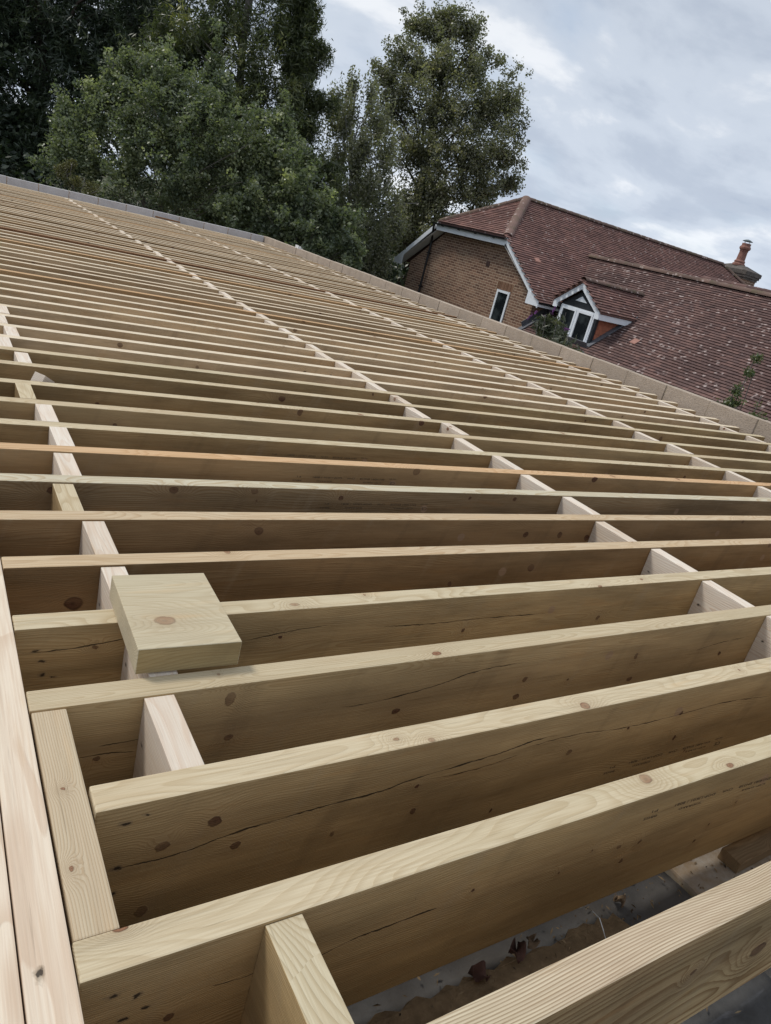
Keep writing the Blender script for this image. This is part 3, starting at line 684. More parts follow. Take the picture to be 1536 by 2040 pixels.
tiles(mb, (14.17, 2 * RY - HY, zmain(HY) - .015), (0, -1, 0), (1, 0, hs), 2 * (RY - HY), 2.3, okh, 2)
roof = hb(mb, 'roof', m_tile)
def roofpart(m_, name, mat, parent):   # parts of the roof: sub-parts
    m_.v = [tuple(Vector(p) - HO) for p in m_.v]; return m_.build(name, mat, parent)
mb = MB(); caps(mb, (HX0, RY, RZ + .02), (HX1, RY, RZ + .02), .12); roofpart(mb, 'ridge_tiles', m_ridge, roof)
mb = MB(); caps(mb, (14.24, HY + .04, zmain(HY) + .03), (HX0, RY, RZ + .03), .145, .3); roofpart(mb, 'hip_tiles', tile_mat('bonnet_tile', (.19, .125, .105), (.24, .155, .13), LICH, .74, .4), roof)
mb = MB(); caps(mb, (14.24, 2 * RY - HY - .04, zmain(HY) + .03), (HX0, RY, RZ + .03), .13, .3); roofpart(mb, 'hip_tiles', m_ridge, roof)
mb = MB(); caps(mb, (30.4, EY, EZ + .03), (HX1, RY, RZ + .03), .13, .33); roofpart(mb, 'hip_tiles', m_ridge, roof)
# wing roof
mb = MB(); WX, WZ = 17.74, 1.53; YN = 16.98
def zw(x): return WZ - SL * (WX - x)
slab([(12.9, -3, zw(12.9)), (WX, -3, WZ), (WX, 15.45, WZ), (12.9, 15.45, zw(12.9))]); slab([(15.5, 15.45, zw(15.5)), (WX, 15.45, WZ), (WX, YN + .1, WZ), (15.5, 15.6, zw(15.5))])
slab([(WX, -3, WZ), (22, -3, zw(12.9)+.4), (22, 15, zw(12.9)+.4), (WX, YN, WZ)])
def okw(P):
    if P.x > WX - .03: return False
    if P.y > 15.42: return P.x > 15.5 and P.y < P.x - .55
    if 14.75 < P.x and 13.1 < P.y < 14.5 and P.z < .1: return False
    return True
tiles(mb, (12.88, 17.3, zw(12.88) - .015), (0, -1, 0), (1, 0, SL), 15.5, 5.95, okw, 3)
wr = hb(mb, 'roof', m_tile2); wr['label'] = 'darker lichen spotted roof slope of the wing'
mb = MB(); caps(mb, (WX, -2, WZ + .02), (WX, YN + .15, WZ + .02), .13, .3); roofpart(mb, 'ridge_tiles', m_ridge, wr)
# farther wing ridge
mb = MB(); slab([(20.5, 3, -.46), (24, 3, 1.93), (24, 17.6, 1.93), (20.5, 15, -.46)]); slab([(24, 3, 1.93), (27.5, 3, -.46), (27.5, 15, -.46), (24, 17.6, 1.93)]); caps(mb, (24, 3, 1.95), (24, 17.5, 1.95), .13, .3)
rw = hb(mb, 'roof', m_tile2)
# barge boards, fascias, soffits, gutters
mb = MB()
def barge(ya, za, yb, zb, x0=14.175, x1=14.2, d=.17):
    mb.prism_x([(ya, za), (yb, zb), (yb, zb - d), (ya, za - d)], x0, x1)
barge(EY + .02, EZ, HY, zmain(HY) - .02); barge(ny - .02, EZ, 2 * RY - HY, zmain(HY) - .02)
mb.prism_x([(EY, EZ + .01), (EY, EZ - .13), (15.48, EZ - .13), (15.48, EZ + .24)], 14.168, 14.1745)
mb.prism_x([(ny, EZ + .01), (ny, EZ - .16), (22.22, EZ - .16), (22.22, EZ + .24)], 14.168, 14.1745)
hb(mb, 'bargeboard', m_white)
mb = MB(); mb.box(14.18, 14.2, HY, 2 * RY - HY, 1.17, 1.33); hb(mb, 'fascia', m_white)
mb = MB(); mb.box(14.2, 15.6, EY, EY + .025, EZ - .13, EZ - .01); hb(mb, 'fascia', m_white)
mb = MB()
for (a, b) in (((15.0, -.06 - .09), (HY + .03, 1.17)), ((ny - .05, -.15), (2 * RY - HY - .03, 1.17))):
    mb.prism_x([(a[0], a[1]), (b[0], b[1]), (b[0], b[1] + .012), (a[0], a[1] + .012)], 14.2, 14.52)
mb.box(14.2, 14.52, HY, 2 * RY - HY, 1.172, 1.184); mb.box(14.2, 15.6, EY + .025, 15.5, EZ - .13, EZ - .118)
hb(mb, 'soffit', m_soff)
mb = MB()
def gutter(a, b, r=.055):
    a, b = Vector(a), Vector(b); d = (b - a).normalized(); sd_ = d.cross(Vector((0, 0, 1))); base = len(mb.v)
    pr = [(math.cos(math.pi * (1 + j / 8)) * r, math.sin(math.pi * (1 + j / 8)) * r) for j in range(9)] + [(math.cos(math.pi * (2 - j / 8)) * r * .88, math.sin(math.pi * (2 - j / 8)) * r * .88) for j in range(9)]
    k = len(pr)
    for p in (a, b):
        for (s, z) in pr: mb.v.append(tuple(p + sd_ * s + Vector((0, 0, z))))
    for j in range(k): mb.f.append((base + j, base + (j + 1) % k, base + k + (j + 1) % k, base + k + j)); mb.t.append(.5)
    for e in (0, k): mb.f.append(tuple(base + e + j for j in range(k))); mb.t.append(.5)
gutter((14.12, HY - .05, 1.375), (14.12, 2 * RY - HY + .05, 1.375))
for yy in (17.6, 18.5, 19.4, 20.3): mb.box(14.11, 14.18, yy - .02, yy + .02, 1.30, 1.325)
hb(mb, 'gutter', m_black)
mb = MB(); gutter((14.2, EY - .06, EZ + .01), (15.6, EY - .06, EZ + .01)); hb(mb, 'gutter', m_black)
mb = MB(); mb.tube([(14.12, 20.74, 1.33), (14.13, 20.76, 1.2), (14.40, 21.08, .85), (14.42, 21.10, .75), (14.42, 21.12, -3.2)], .036, 10)
for zz in (.4, -.7, -1.8): mb.box(14.37, 14.5, 21.06, 21.17, zz, zz + .04)
hb(mb, 'downpipe', m_black, smooth=False)
# lead flashings
mb = MB()
mb.bar((13.9, 15.42, zw(13.9) + .045), (15.5, 15.42, zw(15.5) + .045), .16, .02, up=(-SL, 0, 1)); mb.bar((14.3, 15.485, zw(14.3) + .12), (15.5, 15.485, zw(15.5) + .12), .012, .16)
hb(mb, 'flashing', m_lead)
# chimney
CX, CY = 27.9, 19.05
ch = MB(); ch.box(CX - .38, CX + .5, CY - .66, CY + .66, 1.2, 2.42)
m_ch = flat('sooty_brick', (.10, .075, .06), .95, .35, 9)
chim = hb(ch, 'chimney', m_brick)
def sub(m_, name, mat, parent, **k):
    m_.v = [tuple(Vector(p) - HO - parent.location) for p in m_.v]; return m_.build(name, mat, parent, **k)
mb = MB()
for i, (e, z0, z1) in enumerate(((.03, 2.40, 2.48), (.07, 2.48, 2.57), (.10, 2.57, 2.72))): mb.box(CX - .38 - e, CX + .5 + e, CY - .66 - e, CY + .66 + e, z0 + .001 * i, z1)
a = [(CX - .46, CY - .74), (CX + .58, CY - .74), (CX + .58, CY + .74), (CX - .46, CY + .74)]; b = [(CX - .18, CY - .26), (CX + .2, CY - .26), (CX + .2, CY + .26), (CX - .18, CY + .26)]
mb.hexa([(p[0], p[1], 2.721) for p in a] + [(p[0], p[1], 2.90) for p in b]); sub(mb, 'chimney_cap', flat('mossy_mortar', (.115, .10, .088), .95, .35, 7), chim)
mb = MB(); mb.lathe([(.25, 2.86), (.25, 2.93), (.20, 2.97), (.215, 3.03), (.17, 3.08), (.155, 3.40), (.17, 3.43), (.165, 3.47), (.21, 3.50), (.22, 3.56), (.20, 3.60), (.17, 3.63), (.175, 3.72), (.14, 3.72)], CX - .05, CY, 20)
m_pot = flat('terracotta', (.26, .13, .10), .85, .3, 8); sub(mb, 'chimney_pot', m_pot, chim)
mb = MB(); mb.lathe([(.20, 3.80), (.20, 3.81), (.10, 3.86), (.01, 3.88)], CX - .05, CY, 14)
for t in range(4): mb.tube([(CX - .05 + .12 * math.cos(t * 1.571), CY + .12 * math.sin(t * 1.571), 3.70), (CX - .05 + .12 * math.cos(t * 1.571), CY + .12 * math.sin(t * 1.571), 3.81)], .008, 5)
sub(mb, 'cowl', flat('cowl_metal', (.10, .13, .13), .5, .1), chim)
# dormer
FX = 14.54; DY = 13.80
mb = MB(); mb.prism_x([(13.09, -.85), (14.49, -.85), (14.49, .12), (DY, .56), (13.09, .12)], FX, FX + .06)
mb.prism_y([(FX + .06, zw(FX + .06)), (15.95, zw(15.95)), (15.9, .14), (FX + .06, .14)], 14.43, 14.48)
dorm = hb(mb, 'dormer', m_dark)
mb = MB(); mb.prism_y([(FX + .06, zw(FX + .06)), (15.85, .14), (FX + .06, .14)], 13.11, 13.15)
for i in range(7):
    z0 = -.78 + i * .13; z1 = z0 + .155; xa = FX + .13
    xb = lambda z: WX - (WZ - z) / SL
    if z0 > .02: break
    z1 = min(z1, .13)
    s_ = len(mb.v); mb.v += [(xa, 13.09, z0), (xb(z0) + .02, 13.09, z0), (xb(z1) + .02, 13.107, z1), (xa, 13.107, z1), (xa, 13.11, z0), (xb(z0) + .02, 13.11, z0)]
    mb.f += [(s_, s_ + 1, s_ + 2, s_ + 3), (s_ + 4, s_ + 5, s_ + 1, s_)]; mb.t += [.5, .5]
sub(mb, 'cheek', m_cheek, dorm)
mb = MB(); mb.box(FX - .012, FX + .075, 13.065, 13.135, -.84, .10); sub(mb, 'corner_post', m_dark, dorm)
mb = MB(); a0, a1, z0, z1 = 13.15, 14.42, -.80, .11; xf0, xf1 = FX - .035, FX - .002
def fr(y0, y1, z0, z1, w, x0, x1):
    mb.box(x0, x1, y0, y0 + w, z0, z1); mb.box(x0, x1, y1 - w, y1, z0, z1); mb.box(x0, x1, y0 + w, y1 - w, z1 - w, z1); mb.box(x0, x1, y0 + w, y1 - w, z0, z0 + w)
fr(a0, a1, z0, z1, .045, xf0, xf1); ym = (a0 + a1) / 2; mb.box(xf0, xf1, ym - .02, ym + .02, z0 + .045, z1 - .045)
fr(a0 + .047, ym - .022, z0 + .047, z1 - .047, .055, xf0 - .012, xf0 + .02); fr(ym + .022, a1 - .047, z0 + .047, z1 - .047, .055, xf0 - .012, xf0 + .02)
mb.box(xf0 - .06, xf0 - .001, a0 - .02, a1 + .02, z0 - .035, z0 + .002)
sub(mb, 'window_frame', m_white, dorm)
for (q0, q1) in ((a0 + .1, ym - .075), (ym + .075, a1 - .1)):
    mb = MB(); mb.box(FX - .022, FX - .015, q0, q1, z0 + .1, z1 - .1); sub(mb, 'pane', m_glass, dorm)
mb = MB(); mb.prism_x([(14.0, .275), (13.58, .275), (13.80, .415)], FX - .012, FX - .001); sub(mb, 'gable_panel', m_white, dorm)
mb = MB()
for sgn in (-1, 1):
    ye = DY + sgn * .86; mb.prism_x([(DY, .75), (ye, .15), (ye, .0), (DY, .585)], 14.43 + .001 * sgn, 14.455)
    mb.prism_x([(ye, .15), (ye, -.02), (ye - sgn * .17, -.02), (ye - sgn * .17, .12)], 14.422, 14.4285)
sub(mb, 'bargeboard', m_white, dorm)
mb = MB(); mb.prism_y([(14.456, .12), (15.72, .12), (15.5, -.02), (14.456, -.02)], 12.935, 12.955); mb.prism_y([(14.456, .12), (15.72, .12), (15.5, .0), (14.456, .0)], 14.64, 14.66); sub(mb, 'fascia', m_white, dorm)
mb = MB(); dz, dxr = .80, WX - (WZ - .80) / SL
def dsl(sgn):
    ye = DY + sgn * .90; ze = .17; slab([(14.40, ye, ze), (WX - (WZ - ze) / SL, ye, ze), (dxr, DY, dz), (14.40, DY, dz)], .035)
    tiles(mb, (14.39, ye, ze), (1, 0, 0), (0, -sgn, (dz - ze) / .9), 2.4, 1.08, lambda P: P.x < WX - (WZ - P.z) / SL + .05, 5 + sgn)
dsl(-1); dsl(1)
dr = sub(mb, 'roof', m_tile, dorm)
mb = MB(); caps(mb, (14.39, DY, dz + .03), (dxr, DY, dz + .03), .11, .3); sub(mb, 'ridge_tiles', m_ridge, dorm)
mb = MB(); mb.bar((FX - .1, 13.02, zw(FX - .1) + .045), (15.85, 13.02, zw(15.85) + .045), .15, .02, up=(-SL, 0, 1)); mb.bar((FX - .14, 12.98, zw(FX - .1) + .05), (FX - .14, 14.55, zw(FX - .1) + .05), .02, .2, up=(-SL, 0, 1)); mb.bar((FX - .09, 14.56, zw(FX - .09) + .045), (15.6, 14.56, zw(15.6) + .045), .15, .02, up=(-SL, 0, 1))
sub(mb, 'flashing', m_lead, dorm)
# two slipped bright tiles
for nm, p in (('slipped_tile', (15.1, 12.14, -.29)), ):
    mb = MB(); mb.hexa([(p[0] - .10, p[1] - .09, p[2] - .07), (p[0] - .10, p[1] + .09, p[2] - .06), (p[0] + .05, p[1] + .08, p[2] + .05), (p[0] + .05, p[1] - .1, p[2] + .04)] + [(p[0] - .10, p[1] - .09, p[2] - .045), (p[0] - .10, p[1] + .09, p[2] - .035), (p[0] + .05, p[1] + .08, p[2] + .075), (p[0] + .05, p[1] - .1, p[2] + .065)])
    o = hb(mb, nm, flat('pink_tile', (.36, .19, .15), .9, .15)); o['label'] = 'bright pink tile lying loose on the wing roof'
mb = MB(); mb.hexa([(14.88, 16.3, .93), (15.07, 16.3, .93), (15.07, 16.45, 1.045), (14.88, 16.45, 1.035)] + [(14.88, 16.3, .985), (15.07, 16.3, .98), (15.07, 16.45, 1.07), (14.88, 16.45, 1.06)])
hb(mb, 'slipped_tile', bpy.data.materials['pink_tile'])['label'] = 'bright pink raised tile on the main roof slope'

# ------------------------------------------------------------------ foliage
def leaf_mat(name, c1, c2, c3, trans=.25):
    g = G(name); t = g.attr(); n = g.noise(g.obj(), .9, 3)
    c = g.mix(g.mr(t, 0, .6), c1, c2); c = g.mix(g.mr(t, .7, 1.), c, c3)
    c = g.mix(g.mr(n, .4, .65, 0, .4), c, tuple(v * .6 for v in c1))
    g.fin(c, .42, .5)
    tr = g.N.new('ShaderNodeBsdfTranslucent'); g.set(tr.inputs[0], g.mix(1., c, (1.1, 1.25, .6), 'MULTIPLY')); mx = g.N.new('ShaderNodeMixShader'); mx.inputs[0].default_value = trans
    g.L.new(g.b.outputs[0], mx.inputs[1]); g.L.new(tr.outputs[0], mx.inputs[2]); g.L.new(mx.outputs[0], g.out.inputs[0]); return g.m
def bark(name, c): 
    g = G(name); P = g.obj(); n = g.noise(g.V('MULTIPLY', P, (8, 8, 2)), 1, 5); col = g.mix(n, tuple(v * .6 for v in c), c); g.bump(n, .8, .02); return g.fin(col, .95, .1)
def leaves(name, mat, blobs, n, L, Wd, parent, origin, clump=.2, per=26, droop=0., shell=.5, seed=1, up=.4, stretch=(1, 1, 1), ragged=.14, lift=.1, wp=1.6, upb=.25):
    rg = np.random.default_rng(seed); B = np.array(blobs, float); w = B[:, 3] ** wp; w /= w.sum(); K = max(1, n // per)
    bi = rg.choice(len(B), K, p=w); d = rg.normal(size=(K, 3)); d /= np.linalg.norm(d, axis=1)[:, None]
    rad = B[bi, 3] * (shell + (1 - shell) * rg.random(K) ** .6 + np.abs(rg.normal(size=K)) * ragged)
    # branchlets: clumps strung along shoots that leave each limb end
    nb = max(1, K // 5); bb_ = rg.choice(len(B), nb, p=w); bd = rg.normal(size=(nb, 3)); bd[:, 2] += upb; bd /= np.linalg.norm(bd, axis=1)[:, None]
    ln = B[bb_, 3] * (.72 + ragged * 2.9 * rg.random(nb) ** 2); wh = rg.integers(0, nb, K); tt_ = shell + (1 - shell) * rg.random(K)
    bi = bb_[wh]; d = bd[wh] + rg.normal(size=(K, 3)) * .07; rad = ln[wh] * tt_
    cc = B[bi, :3] + d * rad[:, None] * np.array([1, 1, .95]) + np.array([0, 0, 1]) * (lift * (tt_ ** 2) * B[bi, 3])[:, None]; btint = rg.normal(0, .16, nb)[wh]; ct = np.clip(rg.normal(.42, .12, K) + btint + .08 * d[:, 2], 0, 1)
    ci = np.repeat(np.arange(K), per); N = len(ci)
    csz = clump * ((.55 + .6 * rg.random(K)) * (1.25 - .55 * tt_))[ci][:, None]
    off = rg.normal(size=(N, 3)); off *= (np.minimum(np.linalg.norm(off, axis=1), 1.7) / np.linalg.norm(off, axis=1))[:, None]; off = off * csz * np.array(stretch)
    p = cc[ci] + off - np.array([0, 0, 1]) * (droop * (np.abs(rg.normal(size=N))))[:, None]
    nr = rg.normal(size=(N, 3)); nr[:, 2] += up * 2; nr /= np.linalg.norm(nr, axis=1)[:, None]
    tt = rg.normal(size=(N, 3)); tt[:, 2] -= droop * 3; tt -= (tt * nr).sum(1)[:, None] * nr; tt /= np.linalg.norm(tt, axis=1)[:, None]
    bb = np.cross(nr, tt); s = (.65 + .7 * rg.random(N))[:, None]
    v = np.empty((N, 4, 3)); v[:, 0] = p - tt * L * s * .5; v[:, 1] = p + bb * Wd * s * .5 + nr * Wd * .12; v[:, 2] = p + tt * L * s * .5; v[:, 3] = p - bb * Wd * s * .5 + nr * Wd * .12
    v -= np.array(origin)
    me = bpy.data.meshes.new(name); me.vertices.add(N * 4); me.vertices.foreach_set('co', v.reshape(-1).astype(np.float32))
    me.loops.add(N * 4); me.loops.foreach_set('vertex_index', np.arange(N * 4, dtype=np.int32)); me.polygons.add(N)
    me.polygons.foreach_set('loop_start', np.arange(0, N * 4, 4, dtype=np.int32))
    me.update(calc_edges=True)
    at = me.attributes.new('tint', 'FLOAT', 'FACE'); at.data.foreach_set('value', np.clip(ct[ci] + rg.normal(0, .13, N), 0, 1).astype(np.float32))
    me.materials.append(mat); o = bpy.data.objects.new(name, me); return link(o, parent)
def trunk(parent, origin, base, top, r, blobs, mat, nb=12, seed=1):
    rs = random.Random(seed); mb = MB(); base, top = Vector(base), Vector(top); pts = []
    for i in range(9):
        t = i / 8; pts.append(base.lerp(top, t) + Vector((rs.uniform(-.12, .12), rs.uniform(-.12, .12), 0)) * (1 if 0 < i else 0))
    mb.tube(pts, [r * (1 - .85 * i / 8) for i in range(9)], 8)
    bl = sorted(blobs, key=lambda b: -b[3])[:nb]
    for b in bl:
        c = Vector(b[:3]); zt = min(max(c.z - (c - base).xy.length * .7 - .4, base.z + .25 * (top.z - base.z)), top.z); t = (zt - base.z) / (top.z - base.z); s = base.lerp(top, t)
        for q in range(3):
            e = c + Vector((rs.uniform(-1, 1), rs.uniform(-1, 1), rs.uniform(-.5, .9))) * b[3] * .8; mid = s.lerp(e, .5) + Vector((rs.uniform(-.2, .2), rs.uniform(-.2, .2), .15 * (e - s).length))
            mb.tube([s, s.lerp(mid, .55) , mid, e], [r * .24 * (1 - t * .5), r * .18 * (1 - t * .4), r * .11, .008], 5, cap=False)
    mb.v = [tuple(Vector(p) - Vector(origin)) for p in mb.v]; return mb.build('trunk', mat, parent)
def tree(name, label, blobs, n, L, Wd, mat, bmat, tb, tt, r, cat='tree', **k):
    o = empty(name, tb); tag(o, label, cat)
    leaves('crown', mat, blobs, n, L, Wd, o, tb, **k); trunk(o, tb, tb, tt, r, blobs, bmat, seed=k.get('seed', 1)); return o
lime = [(18.36, 30.11, 9.1, 0.6), (17.7, 30.07, 8.53, 0.94), (19.01, 29.26, 8.81, 1.0), (16.74, 30.28, 7.5, 0.84), (16.31, 30.1, 6.43, 0.79), (17.89, 29.26, 7.06, 1.67), (19.46, 28.42, 7.7, 1.09), (16.67, 29.36, 5.39, 1.46), (18.25, 28.25, 5.46, 1.99), (19.74, 27.46, 6.07, 1.57), (20.34, 27.99, 8.14, 0.33), (20.56, 27.11, 6.59, 0.75), (20.74, 26.57, 5.69, 0.54), (17.38, 28.05, 3.7, 1.67), (19.14, 26.93, 4.01, 1.99), (20.45, 26.16, 4.38, 0.88), (18.1, 26.93, 2.38, 1.67), (19.58, 26.14, 2.99, 1.3), (20.63, 25.66, 3.58, 0.5), (17.22, 27.27, 1.75, 1.26), (16.88, 26.94, 0.52, 1.15), (17.93, 26.41, 1.01, 1.26), (18.6, 30.09, 9.6, 0.3), (17.26, 30.46, 8.69, 0.38)]
birch = [(12.28, 25.05, 4.9, 0.41), (11.78, 25.14, 4.33, 0.38), (12.89, 24.66, 5.03, 0.34), (12.19, 24.61, 3.82, 0.77), (13.12, 24.1, 4.16, 0.72), (12.62, 23.92, 3.02, 0.89), (11.91, 24.2, 2.5, 0.61), (13.41, 23.39, 3.08, 0.77), (12.92, 23.17, 1.86, 0.94), (12.13, 23.49, 1.33, 0.72), (13.64, 22.46, 1.45, 0.68), (12.78, 22.75, 0.74, 0.94), (13.36, 22.12, 0.28, 0.82), (12.36, 22.64, -0.16, 0.77), (13.08, 22.0, -0.42, 0.72)]
beech = [(2.93, 21.25, 1.24, 0.3), (3.09, 20.87, 0.66, 0.45), (3.81, 20.89, 1.83, 0.42), (3.5, 20.78, 1.12, 0.62), (4.28, 20.8, 2.35, 0.52), (5.05, 20.63, 3.19, 0.2), (4.79, 20.57, 2.67, 0.42), (5.11, 20.2, 2.36, 0.74), (4.28, 20.32, 1.34, 0.93), (3.46, 20.49, 0.43, 0.62), (5.12, 19.67, 1.24, 1.12), (5.84, 19.51, 2.01, 0.74), (6.26, 18.84, 1.23, 1.12), (5.44, 18.96, 0.21, 0.93), (6.94, 18.34, 1.19, 0.87), (6.69, 18.07, 0.22, 0.93), (7.51, 18.16, 1.69, 0.57), (6.15, 19.59, 2.66, 0.32), (6.09, 19.94, 3.32, 0.2), (2.94, 20.69, 0.06, 0.5), (4.4, 19.73, 0.25, 0.87), (7.56, 18.5, 2.5, 0.22), (6.12, 19.8, 3.0, .22)]
for (sx, sy, sz0, sz1) in ((5.05, 20.63, 2.4, 3.5), (6.09, 19.94, 2.4, 4.2), (6.3, 19.7, 2.2, 3.3), (3.0, 21.2, 1.0, 1.75), (3.5, 20.9, 1.6, 2.2), (4.28, 20.8, 2.5, 3.1), (7.5, 18.5, 2.0, 3.1), (3.85, 20.8, 1.9, 2.55), (7.0, 18.6, 1.8, 2.6), (4.8, 20.5, 2.7, 3.2)):
    for q in range(6): beech.append((sx + .05 * math.sin(q * 2.1), sy, sz0 + (sz1 - sz0) * q / 5, .20 - .026 * q))
beech2 = [(7.83, 17.61, 1.0, 0.74), (7.52, 17.42, 0.12, 0.87), (8.35, 17.09, 0.7, 0.47), (8.87, 16.74, 0.73, 0.3), (8.46, 16.77, 0.16, 0.52), (8.98, 16.36, 0.09, 0.3), (8.15, 16.74, -0.37, 0.5), (8.88, 16.26, -0.28, 0.3), (7.2, 17.7, -.4, .7)]
yewl = [(2.77, 33.01, 5.88, 2.27), (4.51, 32.2, 6.85, 2.27), (2.63, 32.2, 3.95, 2.09), (4.24, 31.26, 4.4, 2.09), (5.99, 30.38, 5.21, 1.92), (2.94, 31.07, 1.98, 1.92), (4.55, 30.2, 2.59, 1.74), (6.0, 29.56, 3.48, 1.57), (2.66, 30.5, 0.32, 1.57), (3.98, 29.5, 0.22, 1.39), (1.47, 32.44, 2.67, 2.09), (1.49, 31.41, 0.46, 1.92), (7.29, 30.13, 6.69, 1.74), (1.02, 33.59, 4.44, 2.09), (3, 33, 8, 2.0), (5, 32, 9, 1.6), (1, 33, 7, 2)]
yewr = [(7.61, 26.66, 6.82, 1.41), (9.06, 25.81, 7.23, 1.18), (9.98, 24.81, 6.5, 0.6), (8.41, 25.4, 5.34, 1.41), (9.46, 24.78, 5.64, 0.97), (10.19, 24.36, 5.84, 0.41), (7.37, 25.82, 4.62, 1.26), (6.58, 26.15, 4.11, 1.26), (8.95, 24.42, 4.07, 1.41), (10.0, 24.0, 4.79, 0.63), (10.59, 23.82, 5.32, 0.2), (9.87, 23.55, 3.62, 0.82), (10.4, 23.21, 3.7, 0.31), (8.17, 24.48, 2.99, 1.41), (9.49, 23.24, 2.37, 1.1), (10.15, 22.59, 1.99, 0.78), (7.12, 24.84, 2.13, 1.41), (8.71, 23.24, 1.16, 1.41), (10.55, 21.89, 1.11, 0.78), (11.22, 21.04, 0.3, 0.78), (10.3, 21.51, -0.1, 1.1), (7.66, 23.59, 0.29, 1.41), (9.5, 22.38, 0.53, 1.26), (8.3, 26, 8.3, 1.1), (9.2, 25.6, 8.2, .8)]
for a_, b_ in (((9.7, 24.9, 6.7), (10.5, 24.3, 6.55)), ((9.9, 24.6, 6.1), (10.45, 24.1, 6.0)), ((9.6, 24.5, 5.4), (10.85, 23.6, 5.5)), ((9.8, 24.2, 4.8), (10.6, 23.8, 4.9)), ((9.7, 23.8, 3.8), (10.75, 23.0, 4.05)), ((9.9, 23.2, 3.0), (10.8, 22.6, 3.1)), ((10.1, 22.4, 2.0), (11.0, 21.9, 2.2))):
    for q in range(7): yewr.append(tuple(a_[i] + (b_[i] - a_[i]) * q / 6 for i in range(3)) + (.36 - .045 * q,))
gorse = [(2.58, 18.12, 0.19, 0.22), (2.85, 17.87, 0.07, 0.26), (3.17, 17.59, -0.03, 0.26), (2.76, 18.08, 0.39, 0.13), (2.9, 18, -.4, .35)]
m_b1 = bark('dark_bark', (.07, .055, .045)); m_b2 = bark('grey_bark', (.20, .18, .16)); m_b3 = bark('birch_bark', (.30, .29, .28))
ml_lime = leaf_mat('lime_leaf', (.13, .135, .10), (.25, .25, .165), (.46, .42, .25), .4)
ml_birch = leaf_mat('birch_leaf', (.16, .165, .125), (.29, .29, .20), (.42, .40, .26), .45)
ml_beech = leaf_mat('beech_leaf', (.11, .14, .095), (.26, .29, .18), (.50, .52, .29), .4)
ml_yew = leaf_mat('conifer_leaf', (.03, .045, .03), (.06, .082, .045), (.14, .16, .07), .2)
ml_yew2 = leaf_mat('ivy_conifer_leaf', (.05, .066, .035), (.13, .15, .07), (.38, .37, .14), .35)
ml_gorse = leaf_mat('gorse_leaf', (.12, .12, .045), (.18, .17, .07), (.28, .25, .11))
tree('lime_tree', 'tall pointed broadleaf tree behind the brick house, standing against the sky', lime, 96000, .10, .07, ml_lime, m_b1, (18.3, 28.0, -3.3), (18.4, 29.6, 9.4), .34, seed=3, clump=.21, per=26, shell=.15, ragged=.3, upb=.45)
tree('birch_tree', 'thin weeping grey green birch between the dark trees and the lime tree', birch, 32000, .10, .05, ml_birch, m_b3, (13.1, 23.3, -3.3), (12.4, 24.8, 4.7), .13, seed=4, clump=.10, per=26, droop=.25, stretch=(1, 1, 3.2), shell=.1, ragged=.25, up=0)
tree('beech_tree', 'large mid green beech with upright leafy shoots just beyond the far wall', beech, 96000, .078, .05, ml_beech, m_b2, (5.0, 19.8, -3.3), (5.2, 20.0, 2.6), .12, seed=5, clump=.125, per=22, shell=.25, ragged=.34, lift=.4, upb=.8, up=.5)
tree('beech_tree', 'smaller low beech hanging over the corner of the parapet walls', beech2, 23000, .09, .06, ml_beech, m_b2, (8.0, 17.2, -3.3), (8.0, 17.3, 1.0), .09, seed=6, clump=.12, per=20, shell=.25, ragged=.36, lift=.2, up=.5)
tree('conifer_tree', 'very dark conifer filling the top left corner', yewl, 80000, .24, .045, ml_yew, m_b1, (3.6, 31.5, -3.3), (3.8, 32.0, 9.0), .45, seed=7, clump=.26, per=26, droop=.14, shell=.3, ragged=.2)
tree('conifer_tree', 'tall dark conifer with yellowish tips and a ragged right edge, beside the birch', yewr, 104000, .20, .036, ml_yew2, m_b2, (8.6, 24.6, -3.3), (8.6, 25.6, 8.0), .3, seed=8, clump=.19, per=24, droop=.22, shell=.25, ragged=.26)
tree('gorse_bush', 'small yellowish bush showing over the far wall at the left', gorse, 5000, .045, .025, ml_gorse, m_b2, (2.85, 17.9, -3.3), (2.85, 17.9, .1), .03, cat='bush', seed=9, clump=.06, per=14, shell=.3, up=.2)
# more woodland behind (dark far-off mass)
wood_b = []
for i in range(26):
    t = i / 25; wood_b.append((-6 + 24 * t + random.uniform(-.5, .5), 37 - 7.5 * t + random.uniform(-1, 1), random.uniform(-2.3, 1.0 if t > .6 else 5.), random.uniform(1.6, 2.3)))
for i in range(14): wood_b.append((-7 + 1.2 * i, 37.5 + random.uniform(-1, 1), random.uniform(3, 10), 2.2))
for i in range(30): wood_b.append((-4 + 20 * i / 29 + random.uniform(-.4, .4), 29.5 - 6.5 * i / 29 + random.uniform(-.6, .6), random.uniform(-2.6, -.6), random.uniform(1.1, 1.6)))
for i in range(10): wood_b.append((1 + 8 * i / 9, 31 - 3 * i / 9, random.uniform(.5, 3), 1.5))
o = leaves('distant_woodland', ml_yew, wood_b, 84000, .22, .11, None, (0, 0, 0), clump=.5, per=24, seed=12, shell=.3); tag(o, 'dark woodland behind the nearer trees', 'woodland', kind='stuff')

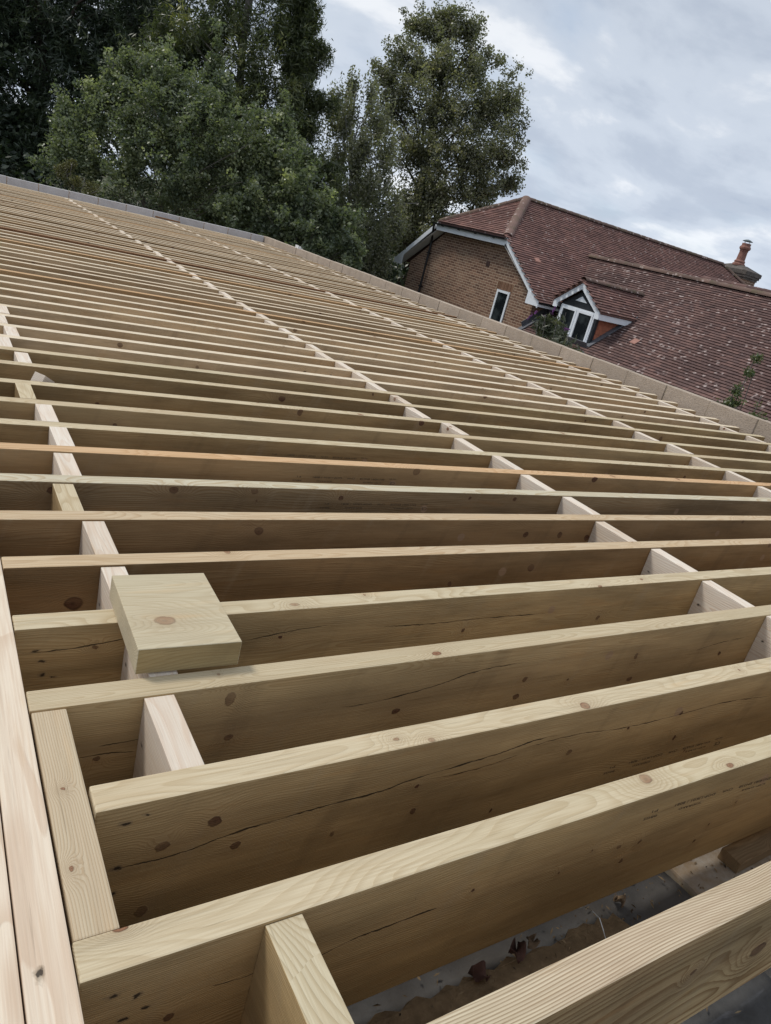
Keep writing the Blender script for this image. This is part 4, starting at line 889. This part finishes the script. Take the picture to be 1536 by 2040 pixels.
# buddleia and small plants between wall and house
def plant(name, label, blobs, n, L, Wd, mat, base, seed, stems=7, **k):
    o = empty(name, base); tag(o, label, 'plant'); leaves('foliage', mat, blobs, n, L, Wd, o, base, seed=seed, **k)
    rs = random.Random(seed); mb = MB()
    for i in range(stems):
        b = blobs[i % len(blobs)]; e = Vector(b[:3]) + Vector((rs.uniform(-1, 1), rs.uniform(-1, 1), rs.uniform(-.2, 1.3))) * b[3]; s = Vector(base)
        mb.tube([s, s.lerp(e, .5) + Vector((rs.uniform(-.15, .15), rs.uniform(-.15, .15), .1)), e], [.014, .009, .004], 5)
    mb.v = [tuple(Vector(p) - Vector(base)) for p in mb.v]; mb.build('stem', m_b2, o); return o
ml_bud = leaf_mat('buddleia_leaf', (.06, .075, .045), (.11, .12, .075), (.20, .19, .10))
bud = plant('buddleia', 'straggly buddleia with purple flower spikes in front of the dormer', [(8., 7.75, -.12, .26), (8., 7.45, -.28, .26), (8.05, 7.95, .02, .2), (8., 7.25, -.32, .18), (8., 8.15, .02, .14), (8.0, 7.7, -.5, .35)], 2600, .10, .024, ml_bud, (8., 7.6, -3.3), 21, stems=14, clump=.07, per=9, shell=.2, ragged=.35, up=.1)
mb = MB()
for (p, d) in (((8., 8.28, .17), (.05, .08, -.05)), ((8., 8.12, .12), (0, -.10, .02)), ((8.05, 8.0, .20), (0, -.03, .10)), ((7.95, 7.56, .06), (0, -.09, .01)), ((8.1, 7.15, -.22), (0, -.05, -.06)), ((8., 8.36, .10), (0, .06, -.08))):
    p = Vector(p); d = Vector(d).normalized()
    for q in range(60):
        t = random.random(); c_ = p + d * (t * .12) + Vector([random.gauss(0, .012 * (1.2 - t)) for _ in range(3)]); s = .007
        mb.face([c_ + Vector((0, -s, -s)), c_ + Vector((s, s, -s)), c_ + Vector((0, s, s)), c_ + Vector((-s, -s, s))], random.random())
mb.v = [tuple(Vector(p) - bud.location) for p in mb.v]; mb.build('flower_spike', flat('purple_flower', (.33, .13, .38), .7, .25), bud)
ml_sp = leaf_mat('sprig_leaf', (.09, .12, .06), (.15, .18, .08), (.28, .28, .12), .35)
plant('shrub', 'green leafy shoot rising behind the wall at the right edge', [(7., 3.98, .30, .05), (7., 4.0, .12, .06), (7., 4.02, -.02, .09), (7., 4.1, -.12, .13), (7., 4.0, -.2, .16), (7., 3.95, .46, .035), (7., 3.7, -.1, .12), (7., 3.78, .1, .04), (7., 3.6, -.2, .16)], 2200, .028, .017, ml_sp, (7., 4.05, -3.3), 22, stems=9, clump=.03, per=6, shell=.1, ragged=.3, wp=.8)
plant('shrub', 'yellow green tuft poking above the wall right of the dormer', [(8., 6.86, -.30, .07), (8., 6.9, -.36, .08), (8., 6.35, -.42, .09), (8., 6.4, -.45, .1)], 520, .05, .028, leaf_mat('yellow_leaf', (.16, .16, .03), (.30, .27, .05), (.45, .38, .08), .35), (8., 6.7, -3.3), 23, stems=6, clump=.035, per=6, shell=.1, ragged=.3)
